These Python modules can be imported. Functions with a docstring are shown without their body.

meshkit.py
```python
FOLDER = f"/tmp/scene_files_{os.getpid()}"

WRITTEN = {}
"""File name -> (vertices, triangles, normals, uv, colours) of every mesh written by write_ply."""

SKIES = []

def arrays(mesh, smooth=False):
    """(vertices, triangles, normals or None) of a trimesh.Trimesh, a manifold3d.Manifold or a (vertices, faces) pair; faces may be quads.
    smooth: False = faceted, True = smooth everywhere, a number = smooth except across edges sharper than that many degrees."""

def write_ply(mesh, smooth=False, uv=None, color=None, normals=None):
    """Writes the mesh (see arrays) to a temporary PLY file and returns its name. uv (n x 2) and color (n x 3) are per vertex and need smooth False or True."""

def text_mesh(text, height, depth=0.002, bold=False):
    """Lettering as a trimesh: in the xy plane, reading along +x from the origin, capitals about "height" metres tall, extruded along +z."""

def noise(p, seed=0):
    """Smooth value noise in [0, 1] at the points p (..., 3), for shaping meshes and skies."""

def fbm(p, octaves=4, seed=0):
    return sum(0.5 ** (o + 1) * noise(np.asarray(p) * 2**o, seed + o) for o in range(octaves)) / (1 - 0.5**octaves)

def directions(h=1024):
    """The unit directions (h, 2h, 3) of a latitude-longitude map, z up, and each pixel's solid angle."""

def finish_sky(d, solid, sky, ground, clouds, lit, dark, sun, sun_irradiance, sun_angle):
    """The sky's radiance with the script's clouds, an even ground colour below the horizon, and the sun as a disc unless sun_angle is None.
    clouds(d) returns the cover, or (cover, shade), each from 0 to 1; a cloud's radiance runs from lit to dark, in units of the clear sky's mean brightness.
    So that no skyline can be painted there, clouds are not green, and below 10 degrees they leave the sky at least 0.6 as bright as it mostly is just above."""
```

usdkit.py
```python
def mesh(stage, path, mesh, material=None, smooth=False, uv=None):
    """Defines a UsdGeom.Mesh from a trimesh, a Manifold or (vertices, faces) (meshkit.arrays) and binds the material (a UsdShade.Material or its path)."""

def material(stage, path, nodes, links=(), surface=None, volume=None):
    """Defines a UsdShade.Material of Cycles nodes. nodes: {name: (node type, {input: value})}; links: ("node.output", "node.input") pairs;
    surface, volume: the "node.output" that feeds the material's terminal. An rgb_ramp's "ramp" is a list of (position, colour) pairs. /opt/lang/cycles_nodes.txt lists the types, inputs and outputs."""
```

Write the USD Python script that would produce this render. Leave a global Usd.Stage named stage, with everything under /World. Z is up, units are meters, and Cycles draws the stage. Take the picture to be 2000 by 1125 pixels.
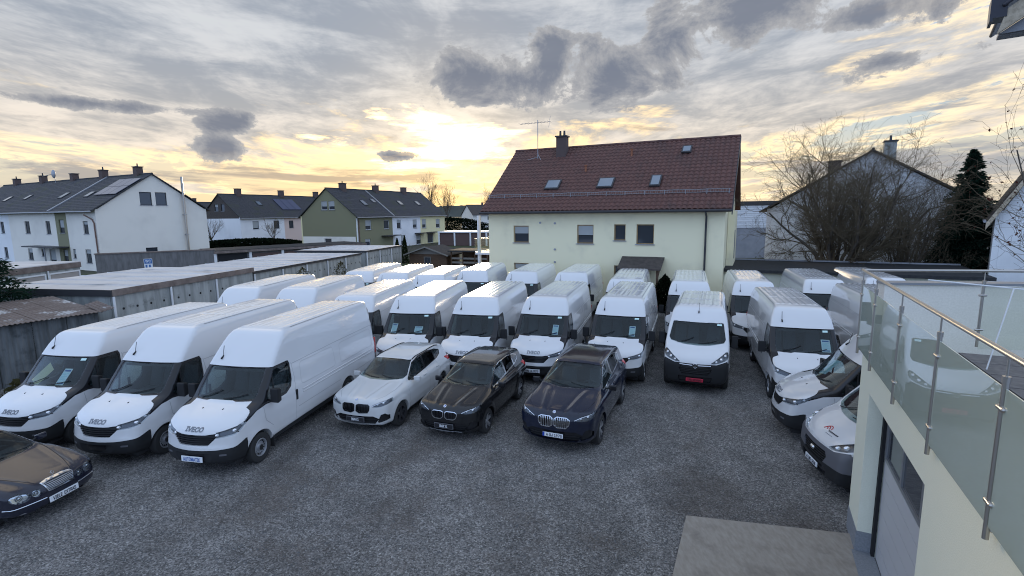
import math, random
import numpy as np, trimesh, manifold3d as m3, shapely
from scipy import ndimage
from shapely.geometry import Polygon, LineString
import usdkit, meshkit
from pxr import Usd, UsdGeom, UsdLux, UsdShade, Gf, Sdf

stage = Usd.Stage.CreateInMemory()
UsdGeom.SetStageUpAxis(stage, 'Z'); UsdGeom.SetStageMetersPerUnit(stage, 1.0)
WORLD = UsdGeom.Xform.Define(stage, '/World').GetPrim(); stage.SetDefaultPrim(WORLD)
UsdGeom.Scope.Define(stage, '/World/Looks')
PI = math.pi

# ---------------------------------------------------------------- camera, exposure
PITCH, ROLL, EYE = .1475, -.0124, (0, 0, 5.84)
cam = UsdGeom.Camera.Define(stage, '/World/camera')
fw = np.array([0, math.cos(PITCH), -math.sin(PITCH)]); u0 = np.array([0, math.sin(PITCH), math.cos(PITCH)]); r0 = np.array([1., 0, 0])
rt, upv = r0*math.cos(ROLL)+u0*math.sin(ROLL), u0*math.cos(ROLL)-r0*math.sin(ROLL)
cm = np.eye(4); cm[0, :3], cm[1, :3], cm[2, :3], cm[3, :3] = rt, upv, -fw, EYE
cam.AddTransformOp().Set(Gf.Matrix4d(*[float(v) for v in cm.ravel()]))
cam.CreateHorizontalApertureAttr(36.0); cam.CreateVerticalApertureAttr(20.25); cam.CreateFocalLengthAttr(18.0)
cam.CreateFStopAttr(0.0); cam.CreateClippingRangeAttr(Gf.Vec2f(0.05, 20000))
cam.CreateExposureAttr(0.32)
# ---------------------------------------------------------------- sky: a low sun behind broken clouds
SUN_AZ, SUN_EL = -0.115, 0.112
def sky_material():
    n, l = {}, []
    def N(name, kind, **kw):
        n[name] = (kind, kw); return name
    def math_(name, op, a, b=0.0, c=0.0, clamp=False):
        kw = {'math_type': op, 'use_clamp': clamp}
        for k, v in (('value1', a), ('value2', b), ('value3', c)):
            if isinstance(v, str): l.append((v, f'{name}.{k}'))
            else: kw[k] = v
        n[name] = ('math', kw); return f'{name}.value'
    def ramp01(name, v, a, b, lo=0.0, hi=1.0):
        n[name] = ('map_range', dict(range_type='smoothstep', from_min=a, from_max=b, to_min=lo, to_max=hi, clamp=True))
        l.append((v, f'{name}.value')); return f'{name}.result'
    def mixc(name, fac, a, b, mode='mix'):
        kw = dict(mix_type=mode)
        for k, v in (('fac', fac), ('color1', a), ('color2', b)):
            if isinstance(v, str): l.append((v, f'{name}.{k}'))
            else: kw[k] = v
        n[name] = ('mix', kw); return f'{name}.color'
    def noise(name, vec, scale, detail=5, rough=.55, dist=0.0, lac=2.0):
        n[name] = ('noise_texture', dict(scale=scale, detail=detail, roughness=rough, distortion=dist, lacunarity=lac))
        l.append((vec, f'{name}.vector')); return f'{name}.fac'
    def comb(name, x, y, z=0.0):
        kw = {}
        for k, v in zip('xyz', (x, y, z)):
            if isinstance(v, str): l.append((v, f'{name}.{k}'))
            else: kw[k] = v
        n[name] = ('combine_xyz', kw); return f'{name}.vector'
    N('tc', 'texture_coordinate')
    N('sep', 'separate_xyz'); l.append(('tc.generated', 'sep.vector'))
    x, y, z = 'sep.x', 'sep.y', 'sep.z'
    az = math_('az', 'arctan2', x, y)                        # 0 straight ahead, positive to the right
    el = math_('el', 'arcsine', z)
    # the physical sky
    N('phys', 'sky_texture', sky_type='single_scattering', sun_disc=False, sun_elevation=SUN_EL, sun_rotation=SUN_AZ, altitude=500.0, air_density=1.0, aerosol_density=1.6, ozone_density=1.2)
    # distance from the sun, in radians (flattened a little)
    dx = math_('dx', 'subtract', az, SUN_AZ); dy = math_('dy', 'subtract', el, SUN_EL)
    d2 = math_('d2', 'multiply_add', dx, dx, math_('dy2', 'multiply', dy, dy)); sd = math_('sd', 'sqrt', d2)
    # clear sky: blue above, cream towards the horizon, gold round the sun
    N('grad', 'rgb_ramp', ramp=SKY_GRAD); l.append((ramp01('elr', el, -.02, 1.55, -.02, 1.0), 'grad.fac'))
    n['elr'][1]['range_type'] = 'linear'
    phys = mixc('physm', 1.0, 'phys.color', PHYS_TINT, 'multiply')
    base = mixc('base', .80, phys, 'grad.color')
    warmth = ramp01('warmth', sd, .05, .72, 1.0, 0.0)
    lowness = ramp01('lown', el, .0, .19, 1.0, 0.0)
    base = mixc('base2', math_('wl', 'multiply', warmth, math_('wl2', 'multiply', lowness, .9)), base, GOLD)
    # cloud sheet seen in perspective: streets run away from the camera towards the horizon
    zz = math_('zz', 'add', math_('zmax', 'maximum', z, 0.0), .07)
    px, py = math_('px', 'divide', x, zz), math_('py', 'divide', y, zz)
    P = comb('P', px, math_('pys', 'multiply', py, .42), 0.0)
    A = comb('A', az, math_('el25', 'multiply', el, 2.3), 0.0)
    n1 = noise('n1', P, 1.0, 8, .62, .4)
    n2 = noise('n2', comb('P2', math_('px2', 'add', px, 7.3), math_('pys2', 'multiply', py, .55), 3.0), 2.6, 9, .64, .35)
    n3 = noise('n3', comb('A3', math_('azs', 'multiply_add', el, math_('sgn', 'multiply', az, -1.6), az), math_('el3', 'multiply', el, 3.0), 2.0), 5.6, 11, .66, .35)
    n4 = noise('n4', comb('A4', az, math_('el4', 'multiply', el, 7.0), 5.0), 3.4, 8, .63, .3)
    # sheet cover: dense high up in front, open towards the horizon and over the right
    s0 = math_('s0', 'multiply_add', n1, .62, math_('s1', 'multiply', n3, .56))
    s0 = math_('s0b', 'multiply_add', ramp01('up', el, .04, .26), .315, s0)
    s0 = math_('s0c', 'multiply_add', math_('rgt', 'multiply', ramp01('right', az, .34, .66), ramp01('right2', el, .10, .26)), -.22, s0)
    s0 = math_('s0d', 'add', s0, -.035)
    cover = ramp01('cover', s0, .562, .604)
    # lit edges where the sheet is thin, grey-blue body where it is thick
    thick = ramp01('thick', s0, .575, .685)
    nearsun = ramp01('nears', sd, .05, 1.0, 1.0, 0.0)
    lit = mixc('lit', nearsun, LIT_FAR, LIT_NEAR)
    body = mixc('body', math_('bel', 'multiply', ramp01('bodyel', el, .05, .30), 1.0), BODY_LOW, BODY_HIGH)
    body = mixc('bodytex', ramp01('btx', math_('btm', 'multiply_add', n3, .5, math_('btm2', 'multiply', n2, .5)), .40, .62), body, mixc('body_l', 1.0, body, (1.95, 1.80, 1.60), 'multiply'))
    sheet = mixc('sheet', thick, lit, body)
    col = mixc('c1', math_('cov9', 'multiply', cover, .96), base, sheet)
    # long flat bars low down over the horizon
    bars = ramp01('bars', math_('b0', 'multiply_add', ramp01('bl', el, .03, .17, .06, -.10), 1.0, math_('n4r', 'multiply_add', ramp01('azr', az, .30, .60), .07, n4)), .53, .64)
    barm = math_('barm', 'multiply', bars, ramp01('barel', el, .015, .06))
    barm = math_('barm2', 'multiply', barm, ramp01('barel2', el, .16, .24, .85, 0.0))
    col = mixc('c2', barm, col, mixc('barc', nearsun, BAR_FAR, BAR_NEAR))
    # light breaking through beside the sun
    ng = noise('ng', 'A3.vector', 4.6, 10, .64, .35)
    gx = math_('gx', 'multiply_add', math_('gdx', 'absolute', dx), .42, 0.0); gy = math_('gy', 'absolute', math_('gdy2', 'add', dy, -.008))
    gd = math_('gd', 'sqrt', math_('gd2', 'multiply_add', gx, gx, math_('gy2', 'multiply', gy, gy)))
    gd = math_('gdn', 'multiply_add', math_('gnn', 'subtract', ng, .5), .30, math_('gdn4', 'multiply_add', math_('gn4', 'subtract', n4, .5), .26, gd))
    core = ramp01('core', gd, .006, .058, 1.0, 0.0)
    halo = math_('halo', 'power', ramp01('halo0', sd, .0, .45, 1.0, 0.0), 2.6)
    col = mixc('c3', math_('halo2', 'multiply', halo, .55), col, HALO, 'add')
    col = mixc('c4', core, col, CORE)
    # dark cumulus heaps hanging under the sheet
    puff = None
    bn = noise('bn', comb('AB', az, math_('elb', 'multiply', el, 1.4), 11.0), 8.0, 11, .66, .3)
    bw = math_('bw', 'multiply_add', math_('bnc', 'subtract', bn, .5), 3.6, 0.0)
    for i, (ca, ce, ra, re, w) in enumerate(PUFFS):
        u = math_(f'u{i}', 'divide', math_(f'ua{i}', 'subtract', az, ca), ra)
        v = math_(f'v{i}', 'divide', math_(f'va{i}', 'subtract', el, ce), re)
        r2 = math_(f'r{i}', 'multiply_add', u, u, math_(f'vv{i}', 'multiply', v, v))
        g = math_(f'g{i}', 'subtract', w, math_(f'rs{i}', 'sqrt', r2))
        puff = g if puff is None else math_(f'pm{i}', 'maximum', puff, g)
    pf = math_('pf', 'add', puff, bw)
    pm = ramp01('pmask', pf, .03, .26)
    pcol = mixc('pcol', ramp01('pthick', pf, .05, .85), PUFF_EDGE, PUFF_BODY)
    col = mixc('c5', math_('puffcov', 'multiply', pm, .93), col, pcol)
    # unseen sky above and behind the camera, brightened to light and reflect in vehicles
    # overhead dark and cream cloud for bonnets to mirror; behind, blue for van fronts
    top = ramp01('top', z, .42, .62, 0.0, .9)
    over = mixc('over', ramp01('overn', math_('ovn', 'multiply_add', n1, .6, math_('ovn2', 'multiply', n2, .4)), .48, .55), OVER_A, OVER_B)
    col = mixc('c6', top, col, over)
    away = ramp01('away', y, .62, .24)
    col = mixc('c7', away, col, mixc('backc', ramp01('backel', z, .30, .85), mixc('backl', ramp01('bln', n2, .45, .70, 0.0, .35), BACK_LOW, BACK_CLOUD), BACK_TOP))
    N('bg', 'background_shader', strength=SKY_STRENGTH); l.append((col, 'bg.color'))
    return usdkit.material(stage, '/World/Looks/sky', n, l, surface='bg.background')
K = 10.0          # sky colours are given in units of the background's strength
def kc(*c): return tuple(K*v for v in c)
SKY_STRENGTH = 0.1
PHYS_TINT = (1.0, 1.0, 1.0)
SKY_GRAD = [(0.0, kc(.60, .54, .45)), (.05, kc(.64, .59, .50)), (.09, kc(.47, .56, .63)), (.14, kc(.37, .53, .74)), (.25, kc(.27, .46, .80)), (.5, kc(.30, .46, .80)), (1.0, kc(.30, .46, .85))]
GOLD = kc(.92, .66, .31)
LIT_FAR, LIT_NEAR = kc(1.02, .84, .57), kc(1.28, .93, .47)
BODY_LOW, BODY_HIGH = kc(.44, .41, .375), kc(.285, .315, .365)
BAR_FAR, BAR_NEAR = kc(.30, .32, .36), kc(.42, .33, .24)
HALO, CORE = kc(.38, .26, .09), kc(5.5, 3.6, 1.2)
PUFF_EDGE, PUFF_BODY = kc(.36, .36, .37), kc(.155, .175, .225)
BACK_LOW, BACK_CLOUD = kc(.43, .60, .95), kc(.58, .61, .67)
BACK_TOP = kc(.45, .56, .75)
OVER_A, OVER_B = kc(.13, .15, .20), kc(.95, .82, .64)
PUFFS = [(-.483, .152, .045, .026, 1.0), (-.497, .112, .050, .024, 1.0), (-.06, .235, .12, .055, 1.05), (.075, .27, .06, .09, .95), (.19, .245, .09, .07, 1.0), (.29, .285, .07, .075, .95), (.46, .355, .21, .075, 1.05), (.58, .285, .13, .035, .9), (-.66, .165, .22, .014, .6), (-.21, .105, .07, .012, .7), (.62, .215, .12, .03, .7)]
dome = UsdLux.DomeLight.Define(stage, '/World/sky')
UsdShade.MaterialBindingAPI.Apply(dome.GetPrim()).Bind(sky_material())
sun = UsdLux.DistantLight.Define(stage, '/World/sun')
sun.CreateNormalizeAttr(True); sun.CreateIntensityAttr(0.4); sun.CreateAngleAttr(12.0); sun.CreateColorAttr(Gf.Vec3f(1.0, .80, .55))
sun.AddRotateXYZOp().Set(Gf.Vec3f(90-math.degrees(SUN_EL), 0, -math.degrees(SUN_AZ)+180))


# ---------------------------------------------------------------- helpers
rng = np.random.default_rng(7)
_names = {}
def free(path):
    k = _names.get(path, 0); _names[path] = k+1
    return path if k == 0 else f'{path}_{k:03d}'
def L(m): return f'/World/Looks/{m}'
def put(name, mesh, mat, parent='/World', smooth=False, kind=None):
    """one Mesh prim under parent (a path); returns its path"""
    p = free(f'{parent}/{name}')
    usdkit.mesh(stage, p, mesh, L(mat), smooth)
    if kind: stage.GetPrimAtPath(p).SetCustomDataByKey('kind', kind)
    return p
def tag(path, label=None, cat=None, group=None, kind=None):
    pr = stage.GetPrimAtPath(path)
    for k, v in (('label', label), ('category', cat), ('group', group), ('kind', kind)):
        if v: pr.SetCustomDataByKey(k, v)
    return path
def thing(name, label, cat, loc=(0, 0, 0), rz=0.0, group=None, kind=None):
    p = free(f'/World/{name}')
    x = UsdGeom.Xform.Define(stage, p); x.AddTranslateOp().Set(Gf.Vec3d(*map(float, loc))); x.AddRotateZOp().Set(float(rz))
    return tag(p, label, cat, group, kind)
def copy_of(proto, name, label, cat, loc, rz, group=None):
    p = free(f'/World/{name}')
    x = UsdGeom.Xform.Define(stage, p); pr = x.GetPrim()
    pr.GetReferences().AddInternalReference(proto); pr.SetInstanceable(True)
    x.AddTranslateOp().Set(Gf.Vec3d(*map(float, loc))); x.AddRotateZOp().Set(float(rz))
    return tag(p, label, cat, group)
def cat_(ms): return trimesh.util.concatenate([to_tm(m) for m in ms])
def to_tm(m):
    if isinstance(m, trimesh.Trimesh): return m
    v, f, _ = meshkit.arrays(m); return trimesh.Trimesh(v, f, process=False)
def box(x0, x1, y0, y1, z0, z1):
    b = trimesh.creation.box((abs(x1-x0), abs(y1-y0), abs(z1-z0))); b.apply_translation(((x0+x1)/2, (y0+y1)/2, (z0+z1)/2)); return b
def M(mesh): 
    v, f, _ = meshkit.arrays(mesh); return m3.Manifold(m3.Mesh(np.asarray(v, np.float32), np.asarray(f, np.uint32)))
def mbox(x0, x1, y0, y1, z0, z1): return m3.Manifold.cube((x1-x0, y1-y0, z1-z0)).translate((x0, y0, z0))
def sph(p, r, n=16): return m3.Manifold.sphere(r, n).translate(tuple(map(float, p)))
def hull(*ps): return m3.Manifold.batch_hull([sph(p[:3], p[3], 14) for p in ps])
def rbox(x0, x1, y0, y1, z0, z1, r=.02):
    """box with rounded edges"""
    return m3.Manifold.batch_hull([sph((x, y, z), r, 12) for x in (x0+r, x1-r) for y in (y0+r, y1-r) for z in (z0+r, z1-r)])
def tube(pts, r, n=8, caps=True):
    """a round bar through pts; r a number or one per point"""
    pts = np.asarray(pts, float); k = len(pts); r = np.broadcast_to(np.asarray(r, float), (k,))
    t = np.gradient(pts, axis=0) if k > 2 else np.repeat([pts[1]-pts[0]], 2, 0); t /= np.maximum(np.linalg.norm(t, axis=1, keepdims=True), 1e-9)
    a = np.array([0, 0, 1.]) if abs(t[0][2]) < .9 else np.array([1., 0, 0])
    u = np.cross(t, a); u /= np.maximum(np.linalg.norm(u, axis=1, keepdims=True), 1e-9); w = np.cross(t, u)
    th = np.arange(n)/n*2*PI
    v = (pts[:, None]+r[:, None, None]*(np.cos(th)[None, :, None]*u[:, None]+np.sin(th)[None, :, None]*w[:, None])).reshape(-1, 3)
    i = np.arange((k-1)*n); j = i//n*n+(i+1) % n
    f = np.vstack([np.stack([i, j, j+n], 1), np.stack([i, j+n, i+n], 1)])
    if caps:
        v = np.vstack([v, pts[:1], pts[-1:]]); c = np.arange(n); d = (c+1) % n
        f = np.vstack([f, np.stack([np.full(n, k*n), d, c], 1), np.stack([np.full(n, k*n+1), (k-1)*n+c, (k-1)*n+d], 1)])
    return trimesh.Trimesh(v, f, process=False)
def revolve_y(profile, n=36):
    """revolves (radius, y) pairs about the y axis"""
    pf = np.asarray(profile, float); k = len(pf); th = np.arange(n)/n*2*PI
    v = np.stack([pf[:, 0][:, None]*np.cos(th), np.repeat(pf[:, 1][:, None], n, 1), pf[:, 0][:, None]*np.sin(th)], -1).reshape(-1, 3)
    i = np.arange((k-1)*n); j = i//n*n+(i+1) % n
    return trimesh.Trimesh(v, np.vstack([np.stack([i, i+n, j+n], 1), np.stack([i, j+n, j], 1)]), process=False)
def moved(m, t): 
    m = to_tm(m).copy(); m.apply_translation(t); return m
def turned(m, ang, axis, pt=(0, 0, 0)):
    m = to_tm(m).copy(); m.apply_transform(trimesh.transformations.rotation_matrix(ang, axis, pt)); return m
def bez(pts, n=3, closed=True):
    """Chaikin corner cutting"""
    p = np.asarray(pts, float)
    for _ in range(n):
        if closed:
            q = np.roll(p, -1, 0); p = np.stack([.75*p+.25*q, .25*p+.75*q], 1).reshape(-1, 2)
        else:
            q = np.stack([.75*p[:-1]+.25*p[1:], .25*p[:-1]+.75*p[1:]], 1).reshape(-1, 2); p = np.vstack([p[:1], q, p[-1:]])
    return p
def csec(poly): return m3.CrossSection([np.asarray(poly, float)], m3.FillRule.NonZero)
def prism_side(poly, x0, x1):
    """(y, z) outline pushed from x0 to x1"""
    m = m3.Manifold.extrude(csec(poly), x1-x0); T = np.array([[0, 0, 1, x0], [1, 0, 0, 0], [0, 1, 0, 0]], float); return m.transform(T)
def prism_front(poly, y0, y1):
    """(x, z) outline pushed from y0 to y1"""
    m = m3.Manifold.extrude(csec(poly), y1-y0); T = np.array([[1, 0, 0, 0], [0, 0, -1, y1], [0, 1, 0, 0]], float); return m.transform(T)
def prism_top(poly, z0, z1): return m3.Manifold.extrude(csec(poly), z1-z0).translate((0, 0, z0))
def both(m): return m+m.mirror((1, 0, 0))
def round_poly(poly, r):
    g = Polygon(poly).buffer(-r, join_style=2).buffer(r, quad_segs=6)
    return np.array(g.exterior.coords)[:-1]

# ---------------------------------------------------------------- a vehicle body: the rounded intersection of a side outline and a cross-section
class Field:
    def __init__(self, poly, lo, hi, step=.02):
        self.lo, self.step = np.array(lo, float), step
        n = np.ceil((np.array(hi)-self.lo)/step).astype(int)+1
        g = np.stack(np.meshgrid(*[self.lo[i]+step*np.arange(n[i]) for i in (0, 1)], indexing='ij'), -1).reshape(-1, 2)
        p = np.asarray(poly, float); a, b = p, np.roll(p, -1, 0); d = b-a; d2 = (d**2).sum(1)+1e-12
        best = np.full(len(g), 1e9); inside = np.zeros(len(g), bool)
        for k in range(len(p)):
            t = np.clip(((g-a[k])@d[k])/d2[k], 0, 1)
            best = np.minimum(best, ((g-a[k]-t[:, None]*d[k])**2).sum(1))
            c = (a[k, 1] > g[:, 1]) != (b[k, 1] > g[:, 1])
            if abs(d[k, 1]) > 1e-12: inside ^= c & (g[:, 0] < a[k, 0]+(g[:, 1]-a[k, 1])*d[k, 0]/d[k, 1])
        v = np.sqrt(best)*np.where(inside, -1, 1)
        self.g = ndimage.spline_filter(v.reshape(n), order=3)
    def __call__(self, u, v):
        c = np.stack([(u-self.lo[0])/self.step, (v-self.lo[1])/self.step])
        return ndimage.map_coordinates(self.g, c, order=3, prefilter=False, mode='nearest')
class Body:
    def __init__(s, side, section, width, bow, spine, r=.07, arches=(), flare=.0, rings=(90, 150, 26), extra=None, zs=.75, kz=None):
        """side: (y, z) outline; section: (x, z) half outline, from the top centre down; width: [(y, factor)]; bow: [(z, amount)]; spine: (y0, y1)"""
        side = np.asarray(side, float); sec = np.asarray(section, float)
        L_ = side[:, 0].max(); Hh = side[:, 1].max()
        s.fs = Field(side, (side[:, 0].min()-1.2, -.6), (L_+.8, Hh+.8))
        full = np.vstack([sec, (sec*[-1, 1])[::-1]])
        s.fc = Field(full, (-.1-.0, -.6), (sec[:, 0].max()+.9, Hh+.8), .015) if False else Field(full, (-1.8, -.6), (1.8, Hh+.8), .02)
        s.width, s.bow, s.r, s.arches, s.flare, s.extra, s.L, s.spine, s.zs, s.rings, s.kz = np.array(width), np.array(bow), r, arches, flare, extra, L_, spine, zs, rings, kz
        s.cache, s.dirs = {}, None
    def f(s, x, y, z):
        w = np.interp(y, s.width[:, 0], s.width[:, 1])
        ax = np.sqrt(x*x+1e-4)
        bw = np.interp(z, s.bow[:, 0], s.bow[:, 1])*np.minimum(ax, 1.05)**2*np.clip((2.9-y)/1.2, 0, 1)
        rb = .05*np.minimum(ax, 1.05)**2*np.clip((y-s.L+1.2)/1.0, 0, 1)
        xx = ax/w
        for (cy, cz, ra) in s.arches:
            q = np.hypot(y-cy, z-cz)
            xx = xx-s.flare*np.clip(1-np.abs(q-ra)/.11, 0, 1)**.6*np.clip((ax-.5)/.2, 0, 1)*(z < cz+ra+.12)
        if s.extra is not None: y, z = s.extra(ax, y, z)
        d1, d2 = s.fs(y-bw+rb, z), s.fc(xx, z)
        a, b = d1+s.r, d2+s.r
        return np.minimum(np.maximum(a, b), 0)+np.hypot(np.maximum(a, 0), np.maximum(b, 0))-s.r
    def grid(s):
        if s.dirs is not None: return
        nt, ny, nc = s.rings
        th = np.linspace(0, 2*PI, nt, endpoint=False)
        if s.kz: th = th+s.kz*np.sin(th*2) if s.kz > 0 else th
        y0, y1 = s.spine
        yy = np.linspace(y0, y1, ny)
        cz = np.interp(yy, [y0, y1], np.broadcast_to(s.zs, 2))
        O, D, rows = [], [], []
        def ring(y, zc, cosp, sinp):
            o = np.zeros((nt, 3)); o[:, 1] = y; o[:, 2] = zc
            d = np.stack([np.sin(th)*cosp, np.full(nt, sinp), np.cos(th)*cosp], -1); O.append(o); D.append(d)
        ph = np.linspace(PI/2, 0, nc+1)
        for p in ph[1:-1]: ring(y0, cz[0], math.cos(p), -math.sin(p))
        for y, c in zip(yy, cz): ring(y, c, 1, 0)
        for p in ph[1:-1][::-1]: ring(y1, cz[-1], math.cos(p), math.sin(p))
        O.append(np.array([[0, y0, cz[0]], [0, y1, cz[-1]]])); D.append(np.array([[0, -1., 0], [0, 1., 0]]))
        s.O, s.D = np.vstack(O), np.vstack(D); R = len(O)-1; n = nt
        i = np.arange((R-1)*n); j = i//n*n+(i+1) % n
        c = np.arange(n); d = (c+1) % n
        s.F = np.vstack([np.stack([i, j, j+n], 1), np.stack([i, j+n, i+n], 1), np.stack([np.full(n, R*n), d, c], 1), np.stack([np.full(n, R*n+1), (R-1)*n+c, (R-1)*n+d], 1)])
        s.dirs = True
    def cast(s, O, D, off=0.0, far=4.6, it=22):
        lo, hi = np.zeros(len(O)), np.full(len(O), far)
        for _ in range(it):
            m = (lo+hi)/2; p = O+D*m[:, None]; ins = s.f(p[:, 0], p[:, 1], p[:, 2]) < off
            lo = np.where(ins, m, lo); hi = np.where(ins, hi, m)
        return O+D*((lo+hi)/2)[:, None]
    def solid(s, off=0.0):
        off = round(off, 4)
        if off not in s.cache:
            if s.dirs is None:
                s.grid(); s.v0 = s.cast(s.O, s.D)
                if np.einsum('ij,ij->', s.v0[s.F[:, 0]], np.cross(s.v0[s.F[:, 1]], s.v0[s.F[:, 2]])) < 0: s.F = s.F[:, ::-1]
                e = 2e-3; g = np.stack([s.f(*(s.v0+e*np.eye(3)[k]).T)-s.f(*(s.v0-e*np.eye(3)[k]).T) for k in range(3)], -1)
                s.nrm = g/np.maximum(np.linalg.norm(g, axis=1, keepdims=True), 1e-9)
            s.cache[off] = m3.Manifold(m3.Mesh((s.v0+s.nrm*off).astype(np.float32), s.F.astype(np.uint32)))
        return s.cache[off]
    def piece(s, prism, o=-.004, t=.012): return (s.solid(o) ^ prism)-s.solid(round(o-t, 4))
    def front_y(s, x, z, off=0.0):
        x, z = np.broadcast_arrays(np.asarray(x, float), np.asarray(z, float)); n = x.size
        O = np.stack([x.ravel(), np.full(n, 3.0), z.ravel()], -1); 
        lo, hi = np.full(n, -1.2), np.full(n, 2.5)
        # walk in from the front until inside
        ys = np.linspace(-1.0, 2.5, 176); hit = np.full(n, 2.5)
        F = np.stack([s.f(x.ravel(), np.full(n, y), z.ravel()) for y in ys]); k = np.argmax(F < off, 0)
        lo, hi = ys[np.maximum(k-1, 0)], ys[k]
        for _ in range(18):
            m = (lo+hi)/2; ins = s.f(x.ravel(), m, z.ravel()) < off; hi = np.where(ins, m, hi); lo = np.where(ins, lo, m)
        return hi.reshape(x.shape)
    def side_x(s, y, z, off=0.0):
        y, z = np.broadcast_arrays(np.asarray(y, float), np.asarray(z, float)); n = y.size
        O = np.stack([np.zeros(n), y.ravel(), z.ravel()], -1); D = np.repeat([[1., 0, 0]], n, 0)
        return s.cast(O, D, off, 1.6)[:, 0].reshape(y.shape)
    def top_z(s, x, y, off=0.0):
        x, y = np.broadcast_arrays(np.asarray(x, float), np.asarray(y, float)); n = x.size
        O = np.stack([x.ravel(), y.ravel(), np.full(n, .6)], -1); D = np.repeat([[0., 0, 1]], n, 0)
        return s.cast(O, D, off, 3.2)[:, 2].reshape(x.shape)
    def text(s, txt, h, cx, z, depth=.012, bold=True, spread=1.0):
        """lettering standing on the front face, centred on x = cx, its foot at height z, read from the front"""
        m = meshkit.text_mesh(txt, h, 1.0, bold); v = np.array(m.vertices); v[:, 0] = (v[:, 0]-(v[:, 0].min()+v[:, 0].max())/2)*spread
        x, zz = cx+v[:, 0], z+v[:, 1]
        y = s.front_y(x, zz); v = np.stack([x, y+.004-v[:, 2]*(depth+.004), zz], -1)
        return trimesh.Trimesh(v, m.faces, process=False)
def flat_text(txt, h, w, depth=.004, bold=True):
    """lettering in the xz plane facing -y, centred on the origin, fitted to width w"""
    m = meshkit.text_mesh(txt, h, depth, bold); v = np.array(m.vertices); c = (v.min(0)+v.max(0))/2
    k = w/max(v[:, 0].max()-v[:, 0].min(), 1e-6); v = np.stack([(v[:, 0]-c[0])*k, -v[:, 2], (v[:, 1]-c[1])], -1)
    return trimesh.Trimesh(v, m.faces, process=False)

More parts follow.
